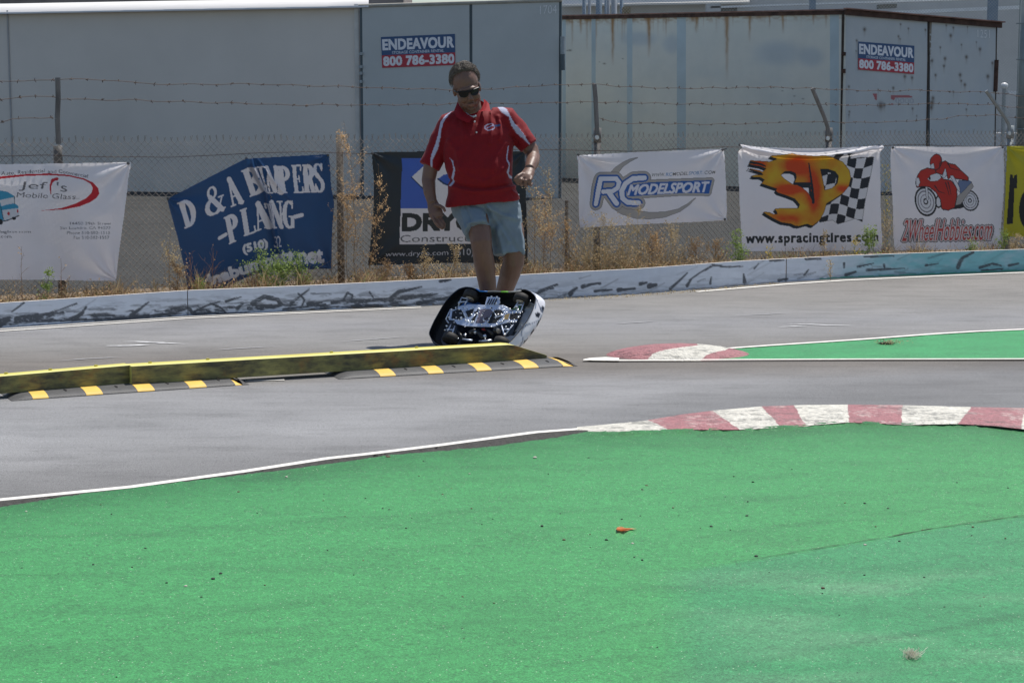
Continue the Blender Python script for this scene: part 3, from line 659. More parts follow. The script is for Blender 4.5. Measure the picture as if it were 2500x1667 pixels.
# long side: weathered sheet with rust
cv = Canvas(1366, 26, 2062, 540, 2.0, (.74, .71, .62)); X, Y = cv.X, cv.Y
edge_v = interp([(1366, 44), (1375, 43), (2062, 29)], X)
g = fbm(X / 90, Y / 60, 4, 5); cv.paint(clamp01((g - .45) * 3), (.62, .63, .58), .6)
cv.paint(clamp01((fbm(X / 7, Y / 300, 3, 15) - .45) * 3), (.72, .70, .62), .2)
cv.paint(clamp01(1 - (Y - edge_v) / 120) * clamp01((fbm(X / 30, Y / 40, 3, 25) - .3) * 2), (.66, .66, .58), .5)
for bx, by, bw, bh_ in ((1640, 108, 22, 24), (1900, 130, 60, 30), (1560, 95, 45, 18), (1980, 140, 30, 25)):
    cv.paint(np.exp(-(((X - bx) / bw) ** 2 + ((Y - by) / bh_) ** 2) ** 2), (.42, .48, .52), .55)
RU = (.40, .215, .085)
for x_, y0, y1, wd, st in ((170, 190, 440, 8, .5), (250, 160, 310, 13, .7), (300, 170, 470, 8, .4), (375, 160, 500, 10, .5), (530, 160, 590, 15, .85), (610, 190, 400, 4, .4), (690, 160, 215, 25, .6), (850, 150, 520, 20, .8), (845, 150, 220, 40, .7), (1000, 160, 340, 5, .6), (1265, 170, 300, 14, .7), (1230, 150, 200, 40, .7), (1540, 150, 720, 20, .7), (1740, 150, 380, 12, .7), (1915, 150, 260, 5, .6), (2035, 150, 310, 11, .65), (2300, 140, 230, 7, .5), (2410, 140, 260, 7, .4), (310, 165, 205, 50, .6), (130, 170, 215, 40, .5), (900, 150, 190, 90, .4), (1850, 150, 170, 80, .5)):
    (xa, ya), (xb, yb) = c3([(x_, y0), (x_, y1)]); t = clamp01((Y - ya) / (yb - ya)); st = min(1, st * 1.2); wv = wd / 3.618 * .8 * (1 - .55 * t) + .8
    mm = np.exp(-((X - xa + 2.0 * (fbm(Y / 14, X * 0 + x_, 2, 3) - .5)) / wv) ** 2) * (1 - t) ** .8 * (Y > ya - 6)
    cv.paint(clamp01(1.25 * mm * (.6 + .8 * fbm(X / 2.5, Y / 14, 2, 2))), RU, st)
for x_, y_, r_ in ((150, 447, 16), (125, 450, 8), (455, 565, 13), (410, 548, 6), (2135, 850, 10), (2210, 875, 10), (1590, 777, 8), (2030, 805, 8), (615, 520, 7), (1950, 775, 9)):
    (a, b_), = c3([(x_, y_)]); cv.paint(np.exp(-(((X - a) ** 2 + (2 * (Y - b_)) ** 2) / (r_ / 3.6) ** 2)), (.12, .085, .05), .85)
cv.paint(clamp01((fbm(X / 9, Y / 5, 3, 51) - .42) * 5) * clamp01(1 - (Y - edge_v) / 24), RU, .85)
rz = random.Random(8)
for _ in range(26):
    xa = rz.uniform(1378, 2020); ln = rz.uniform(8, 60); ya = float(np.interp(xa, [1375, 2062], [43, 29])) + 3; t = clamp01((Y - ya) / ln); cv.paint(clamp01(np.exp(-((X - xa) / rz.uniform(.8, 2.6)) ** 2) * (1 - t) * (Y > ya)), RU, rz.uniform(.3, .75))
cv.paint(clamp01(1 - np.abs(X - 2028) / 1.3) * (Y > 40) * (fbm(Y / 20, X * 0, 2, 3) > .35), (.14, .10, .07), .7)
m_old = mat('weathered_steel', (1, 1, 1), .7, var=.05, vs=3, attr=True, bs=4, bst=.15, bd=.01)
side_P = mp3(.0)(X, Y); cor = .006 * np.sin(X / 27 * 2 * np.pi * (1 - .3 * (X - 1366) / 700)); side_P = side_P + n3 * cor[..., None]
link('side_wall', grid_me(side_P, keep=(Y > edge_v + 1) & (side_P[..., 2] > .15), col=cv.c), m_old, c2, smooth=True)
m_rust = mat('rusty_rail', (.085, .045, .032), .9, var=.6, vs=9, bs=30, bst=.5, bd=.01)
m_rust2 = mat('rusty_rail_top', (.30, .16, .12), .9, var=.5, vs=5)
def rail(parent, name, P, Q, nrm, h, th, m, dz=0):
    P = np.array(P) + [0, 0, dz]; Q = np.array(Q) + [0, 0, dz]; mb = MB(); a = P + nrm * th; b_ = Q + nrm * th
    mb.prism([P, a, a - [0, 0, h], P - [0, 0, h]], Q - P); return mb.obj(name, m, parent)
rail(c2, 'top_rail', C1 + (C1 - A) * .02, A, n3, .05, .03, m_rust, .01); rail(c2, 'top_rail', A, B + (B - A) * .02, n2, .065, .045, m_rust, .02)
rail(c2, 'roof_lip', C1, A, n3, .014, .05, m_rust2, .026); rail(c2, 'roof_lip', A, B + (B - A) * .03, n2, .014, .08, m_rust2, .038)
# doors of 1251
def olddoor(u0, u1, v0, v1, seed):
    cv = Canvas(u0, min(v0, v1) - 2, u1, 560, 2.0, (.57, .585, .575)); X, Y = cv.X, cv.Y
    cv.paint(clamp01((fbm(X / 60, Y / 80, 4, seed) - .45) * 3), (.50, .55, .58), .6)
    cv.paint(clamp01((fbm(X / 6, Y / 200, 3, seed + 5) - .5) * 3), (.60, .61, .58), .35)
    return cv
def spots(cv, L):
    for x_, y_, r_ in L:
        (a, b_), = c4([(x_, y_)]); cv.paint(np.exp(-(((cv.X - a) ** 2 + (.8 * (cv.Y - b_)) ** 2) / (r_ / 3.9) ** 2)), (.10, .07, .045), .9)
        cv.paint(np.exp(-((cv.X - a) / (r_ / 6)) ** 2) * (cv.Y > b_) * clamp01(1 - (cv.Y - b_) / 22), (.18, .12, .07), .45)
def rustedge(cv, pts, wd, col=(.17, .115, .06), a=.85, sd=3):
    m_ = cv.stroke(c4(pts), wd, wd, soft=1.5); cv.paint(m_ * (fbm(cv.X / 3, cv.Y / 8, 3, sd) > .38), col, a)
L1 = [(630, 283, 15), (975, 235, 8), (1050, 275, 8), (955, 350, 9), (970, 375, 7), (555, 390, 9), (480, 830, 9), (905, 843, 11), (1015, 733, 13), (1085, 745, 12), (785, 1010, 26), (485, 1070, 8), (480, 1100, 6), (1090, 1040, 9), (1130, 1110, 6), (440, 235, 8), (1213, 288, 9), (550, 490, 6), (760, 860, 7), (820, 1005, 12)]
L2 = [(1412, 245, 8), (1480, 268, 9), (1455, 342, 14), (1355, 455, 8), (1400, 562, 13), (1275, 582, 13), (1390, 633, 11), (1605, 547, 14), (1310, 720, 11), (1545, 718, 14), (1590, 812, 13), (1556, 775, 9), (1735, 472, 13), (1853, 605, 10), (1810, 732, 15), (1558, 430, 7), (1615, 260, 6), (1275, 985, 20), (1285, 940, 14), (1268, 1030, 16), (1605, 1048, 8), (1480, 880, 8), (1700, 405, 6)]
for (ua, ub, L, sd, pts_e) in ((2062, 2262, L1, 5, [(435, 760), (415, 1390)]), (2270, 2430, L2, 9, [(1262, 210), (1240, 800), (1222, 1390)])):
    cv = olddoor(ua, ub, 30, 30, sd); spots(cv, L); tv = interp([(2059, 30), (2434, 62)], cv.X)
    rustedge(cv, pts_e, 2.2); rustedge(cv, [(430, 110), (1900, 245)], 3.0, (.13, .08, .05), .7, 8)
    if ua < 2100:
        cv.paint(cv.poly(c4([(705, 897), (745, 900), (748, 960), (735, 965), (722, 930)])), (.45, .04, .05), .8)
        cv.paint(cv.poly(c4([(880, 912), (1085, 918), (1085, 935), (930, 935), (905, 962), (885, 950)])), (.45, .05, .06), .8)
        cv.paint(cv.text('0000', *c4([(925, 990), (1100, 995), (925, 938)])), (.30, .27, .33), .5)
        cv.paint(cv.poly(c4([(850, 1005), (905, 990), (905, 1008)])), (.4, .05, .06), .8)
    P = mp2(.012)(cv.X, cv.Y); link('door', grid_me(P, keep=(cv.Y > tv + 2) & (P[..., 2] > .15), col=cv.c), m_old, c2, smooth=True)
m_gap = mat('rust_gap', (.06, .045, .035), .9, var=.4, vs=15)
bar_on(c2, 'door_seal', mp2, .006, (2267, 50), (2259, 520), .016, m_gap); bar_on(c2, 'door_seal', mp2, .0, (2058.5, 30), (2052, 520), .018, m_gap)
bar_on(c2, 'hinge', mp2, .02, (2433, 147), (2430, 224), .03, m_rust)
bar_on(c2, 'hinge', mp2, .03, (2060, 128), (2059, 136), .03, m_rust); bar_on(c2, 'hinge', mp2, .03, (2059, 169), (2059, 179), .03, m_rust)
bar_on(c2, 'corner_post', mp2, .004, (2432, 62), (2426, 520), .014, m_gap)
q = c4([(1712, 362), (1828, 368), (1712, 285)]); stencil('number', mp2, '1251', q[0], q[1], q[2], c2, off=.018)
s2 = endeavour(lambda off=0.0: mp2(off + .016), c4([(570, 400), (1107, 441), (1104, 712), (570, 668)]), '')
tag(s2, 'navy and red rental sign on the rust-spotted doors numbered 1251 at the right', 'sign', 'container rental signs')
# ---- pale building, pipes and ledges beyond, right
m_bw = mat('building_wall', (.58, .58, .56), .9, var=.12, vs=.6, stretch=(1, 1, 1))
m_cream = mat('cream_wall', (.85, .8, .72), .9, var=.1, vs=1.2)
bl = thing('warehouse', 'pale grey warehouse with ledges and gutters beyond the far chain-link fence', 'building', (8, 48, .2))
def bx(name, u0, v0, u1, v1, Y, th, m, parent=bl, slope=0):
    a, b_ = yp(u0, v0, Y), yp(u1, v1, Y); c = (a + b_) / 2
    mb = MB(); mb.box((c[0], Y + th / 2, c[2]), (abs(b_[0] - a[0]), th, abs(a[2] - b_[2]))); return mb.obj(name, m, parent)
o = MB(); o.box((9, 50.5, 2.6), (18, 3, 5.2)); o.obj('wall', m_bw, bl)
a_, b2 = yp(1372, 12, 48.6), yp(1830, 4, 48.6)
MB().prism([(a_[0], 48.6, a_[2]), (b2[0], 48.6, b2[2]), (b2[0] + .3, 50.5, b2[2] + 1.0), (a_[0], 50.5, a_[2] + 1.0)], (0, 0, -.05)).obj('sloped_roof', m_cream, bl)
m_ledge = mat('ledge', (.85, .85, .83), .4, var=.1, vs=4)
def ledge(p0, p1, Y, h, m=m_ledge, name='ledge'):
    a, b_ = yp(p0[0], p0[1], Y), yp(p1[0], p1[1], Y); MB().prism([a, b_, b_ + [0, .25, .0], a + [0, .25, 0]], (0, 0, -h)).obj(name, m, bl)
ledge((1735, 16), (2480, -8), 47.8, .05); ledge((2140, 29), (2492, 14), 47.0, .09)
ledge((1725, 10), (1760, 9), 47.8, .3, m_bw, 'bracket')
m_dk = mat('recess', (.20, .21, .2), .9, var=.2, vs=2)
ledge((1725, 20), (1800, 17), 48.0, .12, m_dk, 'recess'); ledge((2145, 12), (2190, 10), 48.0, .1, m_dk, 'recess')
m_tank = mat('pale_plinth', (.60, .61, .62), .6, var=.15, vs=2)
pl_ = bx('plinth', 2415, 325, 2700, 372, 46.5, .8, m_tank)
ledge((2462, 222), (2560, 226), 46.0, .07)
MB().ell(yp(2452, 210, 45), (.09, .09, .08)).obj('lamp_globe', m_ledge, bl)
MB().tube([yp(2452, 214, 45), (yp(2452, 214, 45)[0], 45, .2)], .05).obj('lamp_post', mat('steel', (.35, .38, .38), .5, metal=.3), bl)
m_pipe = mat('blue_pipe', (.20, .27, .34), .6, var=.15, vs=5); m_pipe2 = mat('grey_pipe', (.34, .37, .41), .6, var=.15, vs=5)
for i, (u_, wd, k) in enumerate(((1426, 9, 0), (1440, 7, 1), (1462, 15, 0), (1486, 9, 1), (1478, 5, 0), (1500, 14, 1), (1517, 8, 0))):
    a = yp(u_, 60, 40); r_ = wd * 40 / 4500 / 2
    o = MB().tube([(a[0], 40 + .2 * (i % 2), .2), (a[0], 40 + .2 * (i % 2), 5)], r_, n=14).obj('standpipe', (m_pipe, m_pipe2)[k], None, True)
    tag(o, ('first', 'second', 'third', 'fifth', 'fourth', 'sixth', 'seventh')[i] + ' standpipe from the left in the row behind the rusty container roof', 'pipe', 'standpipes behind the rusty container')
o = MB().box(yp(1529, 27, 34), (.14, .3, .12), bev=.01).obj('wooden_crate', mat('crate', (.22, .17, .09), .9, var=.4, vs=20)); tag(o, 'small brown box sitting by the pipes above the rusty container', 'box')
for u_, wd in ((1983, 13), (2423, 21)):
    a = yp(u_, 40, 44); r_ = wd * 44 / 4500
    o = MB().box((a[0], 44, 2.7), (r_, .2, 5)).obj('steel_column', m_pipe)
    tag(o, ('slim' if wd < 15 else 'wide') + ' blue-grey steel column standing before the warehouse' + (' above the rusty container side' if wd < 15 else ' beside the container corner at far right'), 'column', 'columns before the warehouse')
# ---------------------------------------------------------------- chain link
m_wire = mat('fence_wire', (.30, .265, .23), .6, metal=.25, var=.4, vs=7)
m_wire2 = mat('far_wire', (.5, .5, .48), .5, metal=.5, var=.2, vs=7)
m_barb = mat('rusty_barbed_wire', (.12, .08, .06), .85, var=.4, vs=10)
def chainlink(Pf, s0, s1, z0, z1, a, r, nrm, seed=0, top=True, ztop=None):
    rg = np.random.RandomState(seed); A, B = [], []
    nw = int((s1 - s0) / a); nz = int((z1 - z0) / a) + 1; amp = r * 1.1
    for k in range(nw):
        j = np.arange(nz + 1); s_ = s0 + (k + ((j + k) % 2)) * a; zz = z0 + j * a
        wob = .25 * a * (fbm(s_ * 1.3, zz * 1.3, 2, seed) - .5) * 3
        off = amp * np.where((j + k) % 2, 1, -1) + .03 * (fbm(s_ * .7, zz * .9, 2, seed + 4) - .5)
        P = Pf(s_ + wob, zz + wob * .5, off); A.append(P[:-1]); B.append(P[1:])
        if top and (nz + k) % 2:
            t = P[-1]; h = .032 * rg.uniform(.6, 1.3); lean = rg.uniform(-.3, .3) * h
            d1 = np.array([lean + .004, rg.uniform(-.01, .01), h]); d2 = np.array([lean * .5 - .006, rg.uniform(-.01, .01), h * .9])
            A.append(np.array([t, t])); B.append(np.array([t + d1, t + d2]))
    return segs_me(np.concatenate(A), np.concatenate(B), r)
def FPs(s_, z_, off=0.0):
    s_ = np.asarray(s_, float); P = FP0 + FD * s_[..., None] + FN * np.broadcast_to(np.asarray(off, float), s_.shape)[..., None]
    P[..., 2] = z_; return P
def s_of(u_, z_=1.0):
    p = fpz(u_, z_); return float((p - FP0) @ FD)
sA, sB = s_of(-120), s_of(2620)
fence = thing('chain_link_fence', 'low rusty chain-link fence topped with barbed wire, carrying the sponsor banners', 'fence', FPs(np.array([2.0]), 0.0)[0])
V, Fc = chainlink(FPs, sA, sB, -.02, 1.13, .0245, .0021, FN, 3)
link('chain_link', mesh_np(V, Fc), m_wire, fence)
def wirepath(pts, off=0.0, step=.05):
    q = [fp(u_, v_, off) for u_, v_ in pts]; out = []
    for a, b_ in zip(q[:-1], q[1:]):
        n_ = max(2, int(np.linalg.norm(b_ - a) / step)); out += [a + (b_ - a) * t for t in np.linspace(0, 1, n_, endpoint=False)]
    out.append(q[-1]); out = np.array(out); i = np.arange(len(out)); out[:, 2] += .004 * np.sin(i * .9) + .006 * (vnoise(i * .35, i * 0.0, 3) - .5)
    return out
def barbed(pts, name='barbed_wire'):
    P = wirepath(pts); V, Fc = segs_me(P[:-1], P[1:], .0021, 4); VV = [V]; FF = [Fc]; nA = len(V); rg = np.random.RandomState(len(pts))
    A, B = [], []; L = np.r_[0, np.cumsum(np.linalg.norm(np.diff(P, axis=0), axis=1))]
    for s_ in np.arange(.05, L[-1], .118):
        c = np.array([np.interp(s_ + rg.uniform(-.01, .01), L, P[:, k]) for k in range(3)])
        for _ in range(4):
            d = rg.normal(size=3); d /= np.linalg.norm(d); A.append(c - FD * .006); B.append(c + d * .016)
        A.append(c - FD * .011); B.append(c + FD * .011)
    V2, F2 = segs_me(A, B, [.0017] * 4 + [.0038] if False else .0022, 4)
    return link(name, mesh_np(np.r_[V, V2], np.r_[Fc, F2 + nA]), m_barb, fence)
barbed([(-100, 199), (0, 196), (60, 199), (135, 193), (160, 193), (280, 196), (345, 205), (480, 206), (560, 205), (700, 208), (850, 213), (1000, 217), (1100, 219), (1200, 218), (1290, 210), (1400, 207), (1450, 206), (1530, 212), (1640, 217), (1750, 215), (1870, 213), (1985, 216), (2060, 220), (2190, 223), (2240, 220), (2310, 225), (2407, 224), (2470, 232), (2600, 246)])
barbed([(-100, 246), (0, 241), (60, 237), (130, 235), (148, 241), (190, 243), (330, 245), (500, 250), (700, 257), (860, 257), (1000, 256), (1180, 253), (1300, 252), (1440, 249), (1560, 252), (1640, 254), (1800, 255), (1990, 255), (2090, 257), (2200, 256), (2250, 255), (2310, 253), (2430, 256), (2500, 266), (2600, 275)])
barbed([(-100, 310), (0, 297), (30, 290), (100, 289), (130, 285)])
barbed([(1462, 288), (1490, 297), (1520, 300), (1640, 302), (1750, 304), (1850, 301), (1900, 298), (2020, 298), (2100, 300), (2180, 298), (2250, 294), (2300, 290), (2340, 284), (2430, 281), (2500, 290), (2600, 300)])
P = FPs(np.linspace(sA, sB, 160), 1.02 + .012 * np.sin(np.arange(160) * .21) + .008 * vnoise(np.arange(160) * .3, np.zeros(160), 4), .004)
V, Fc = segs_me(P[:-1], P[1:], .0026, 5); link('tension_wire', mesh_np(V, Fc), m_barb, fence)
m_post = mat('fence_post', (.155, .15, .145), .7, metal=.15, var=.45, vs=14, bs=50, bst=.4, bd=.003, stretch=(1, 1, .35))
m_postr = mat('rusty_post', (.15, .125, .10), .85, var=.5, vs=9, bs=50, bst=.4, bd=.003, stretch=(1, 1, .3))
m_postg = mat('galv_post', (.28, .31, .32), .5, metal=.3, var=.25, vs=12)
def post(u_, ztop, r_, m, arm=None, armw=.03, lug=True):
    b_ = fpz(u_, .9, -.05); top = np.array([b_[0], b_[1], ztop])
    po = MB().tube([(b_[0], b_[1], -.1), tuple(top)], r_, n=16).obj('post', m, fence, True)
    if arm:
        cap = MB().tube([top - [0, 0, .05], top + [0, 0, .07]], r_ * 1.12, n=14)
        cap.obj('post_cap', m, po, True)
        q = [fp(a, c, .05) for a, c in arm]; mb = MB()
        for a, c in zip(q[:-1], q[1:]): mb.tube([a, c], [(armw * .5, armw * .3)] * 2, n=6)
        o = mb.obj('barb_arm', m, po)
        if lug:
            c = fp(arm[-1][0], arm[-1][1] + 8, .075); MB().tube([c, c - FN * .01], .018, n=14).obj('arm_eye', mat('bare_metal', (.55, .58, .58), .4, metal=.6), po)
post(143, 1.03, .028, m_post, [(141, 190), (142, 240), (140, 290), (143, 352)], .036, False)
post(830, 1.16, .027, m_postr)
post(1458, 1.13, .028, m_post, [(1451, 206), (1454, 240), (1456, 285), (1458, 328)], .036)
post(2022, 1.12, .029, m_post, [(1983, 216), (1998, 252), (2012, 285), (2021, 312), (2022, 330)], .034)
post(2464, 1.13, .032, m_postg, [(2408, 222), (2430, 253), (2455, 288), (2463, 303), (2465, 318)], .036)
o_ = fpz(1383, .5, -.1); MB().tube([(o_[0], o_[1], -.05), (o_[0], o_[1], .62)], .014, n=8).obj('stake', m_postr, fence)
# far fence with a tall post, right
m_farpost = mat('far_post', (.27, .30, .29), .5, metal=.4, var=.15, vs=5)
ff = thing('tall_wire_fence', 'tall pale chain-link fence between the rusty container and the warehouse', 'fence', (8, 32, .2))
def FF(s_, z_, off=0.0):
    s_ = np.asarray(s_, float); P = np.stack([s_, 32 + .02 * s_, np.broadcast_to(z_, s_.shape)], -1); P[..., 1] -= off; return P
V, Fc = chainlink(FF, .85, 9.4, .2, 3.35, .027, .0018, None, 5, top=False); link('chain_link', mesh_np(V, Fc), m_wire2, ff)
a = yp(2497, 200, 31.9); MB().tube([(a[0], 31.9, .2), (a[0], 31.9, 3.6)], .075, n=16).obj('post', m_farpost, ff, True)
a = yp(2484, 200, 31.8)
for v_ in (58, 146, 231, 316): MB().tube([yp(2481, v_, 31.8), yp(2500, v_, 31.8)], .012, n=6).obj('tie_band', m_farpost, ff)
MB().tube([(a[0], 31.8, .2), (a[0], 31.8, 3.6)], .008, n=6).obj('tension_bar', m_farpost, ff)
# ================================================================ SPONSOR BANNERS
def banner_mat(name, trans, rough=.5, bst=.15):
    return mat(name, (1, 1, 1), rough, var=.03, vs=5, attr=True, trans=trans, bs=25, bst=bst, bd=.004, spec=.35)
m_ban = banner_mat('vinyl_light', .40); m_band = banner_mat('vinyl_dark', .22, .42)
m_grom = mat('grommet', (.10, .10, .10), .4, metal=.6)
INK = (.035, .036, .04); WT_ = (.88, .86, .88)
def folds(X, Y, corners, amp=.010, seed=0, kfreq=9):
    d = np.zeros(X.shape)
    for i, (cx, cy, reach) in enumerate(corners):
        r = np.hypot(X - cx, Y - cy) / reach; th = np.arctan2(Y - cy, X - cx)
        d += amp * np.exp(-r * 1.6) * clamp01(r * 6) * np.sin(th * kfreq + i * 2.1 + seed + .5 * np.sin(r * 4))
    d += amp * 1.1 * (fbm(X / 95, Y / 70, 3, seed + 3) - .5); return d
def banner(name, label, cv, outline, corners, m, off=.02, amp=.010, seed=0, extra=None, groms=()):
    keep = cv.poly(outline); d = folds(cv.X, cv.Y, corners, amp, seed)
    if extra is not None: d = d + extra
    P = fp(cv.X, cv.Y, off) + FN * d[..., None]
    o = link(name, grid_me(P, keep=keep, col=cv.c), m, None, True); tag(o, label, 'banner', 'sponsor banners tied to the fence')
    for gx, gy in groms:
        MB().ell(fp(gx, gy, off + .012), (.011, .006, .011), u=10, v=6).obj('grommet', m_grom, o)
    return o
# --- 1 mobile glass, far left
f = CR(3.336, 0, 350)
cv = Canvas(-170, 393, 325, 692, 1.25, WT_)
G_ = (.16, .16, .17)
cv.paint(cv.text('Auto, Residential', *f([(5, 268), (365, 243), (5, 232)]), .01), G_); cv.paint(cv.text('and', *f([(388, 246), (462, 246), (388, 217)]), .01), G_)
cv.paint(cv.text('Commercial', *f([(478, 240), (715, 282), (482, 212)]), .01), G_)
cv.paint(cv.poly(f([(-420, 330), (-300, 300), (0, 270), (200, 252), (400, 246), (560, 258), (680, 285), (750, 318), (800, 365), (812, 410), (790, 445), (740, 480), (650, 515), (520, 540), (320, 550), (500, 528), (620, 490), (700, 450), (745, 405), (755, 365), (735, 330), (680, 298), (560, 270), (400, 260), (200, 268), (0, 290), (-300, 325)])), (.55, .03, .045))
cv.paint(cv.text('Jef', *f([(150, 388), (372, 392), (165, 312)]), .0), G_); cv.paint(cv.text("'s", *f([(460, 393), (545, 396), (460, 318)]), .0), G_)
cv.paint(cv.stroke(f([(412, 410), (408, 350), (425, 300), (465, 290)]), 1.5, 3.8), (.55, .03, .045)); cv.paint(cv.stroke(f([(405, 345), (440, 305)]), 1.0), (.55, .03, .045))
cv.paint(cv.text('Mobile Glass', *f([(135, 440), (612, 457), (142, 398)]), .0), G_); cv.paint(cv.text('inc', *f([(620, 458), (655, 459), (620, 440)]), .0), (.5, .5, .5))
BL = (.06, .33, .52)
cv.paint(cv.poly(f([(-160, 640), (-150, 470), (-60, 385), (0, 385), (60, 395), (118, 430), (122, 490), (150, 510), (155, 585), (120, 612), (20, 632)])), BL)
cv.paint(cv.poly(f([(0, 465), (115, 438), (120, 490), (60, 500), (15, 515)])), (.7, .72, .75)); cv.paint(cv.poly(f([(-150, 480), (-70, 400), (-10, 400), (-10, 460), (-60, 500), (-150, 520)])), (.5, .62, .7))
cv.paint(cv.poly(f([(20, 545), (150, 528), (155, 590), (120, 610), (30, 628)])), (.65, .68, .72)); cv.paint(cv.ell(*f([(72, 573)])[0], 3, 4), (.5, .05, .06)); cv.paint(cv.ell(*f([(145, 552)])[0], 2, 4), (.5, .05, .06))
cv.paint(cv.stroke(f([(0, 640), (60, 630), (155, 590)]), 1.2), INK); cv.paint(cv.stroke(f([(10, 520), (30, 620)]), .8), INK); cv.paint(cv.stroke(f([(118, 430), (122, 492)]), .7), INK)
cv.paint(cv.ell(*f([(-90, 645)])[0], 12, 13), INK); cv.paint(cv.ell(*f([(5, 640)])[0], 6, 7), INK); cv.paint(cv.ell(*f([(115, 612)])[0], 5, 4), INK)
for k, (t, x0, y) in enumerate((('14450 39th Street', 570, 665), ('San Leandro, CA 94577', 490, 703), ('Phone 510-582-1515', 545, 741), ('Fax 510-582-1557', 597, 779))):
    cv.paint(cv.text(t, *f([(x0, y), (908 - 6 * k, y), (x0, y - 25)]), .01), (.25, .25, .27))
cv.paint(cv.text('jeffsmobileglass.com', *f([(-220, 738), (252, 738), (-220, 708)]), .01), (.22, .22, .24)); cv.paint(cv.text('jeffsglass.com', *f([(-180, 776), (92, 776), (-180, 748)]), .01), (.22, .22, .24))
cv.paint(cv.stroke([(-170, 399), (318, 399)], .8), (.6, .6, .62))
banner('banner', "white glass company banner with a blue van and red swoosh, cut off at left", cv,
       [(-165, 404), (60, 400), (200, 398), (321, 396), (300, 560), (283, 687), (120, 684), (-165, 684)], [(318, 398, 230), (285, 685, 160), (-165, 400, 250)], m_ban, off=.045, amp=.020, seed=2, groms=[(313, 399)])
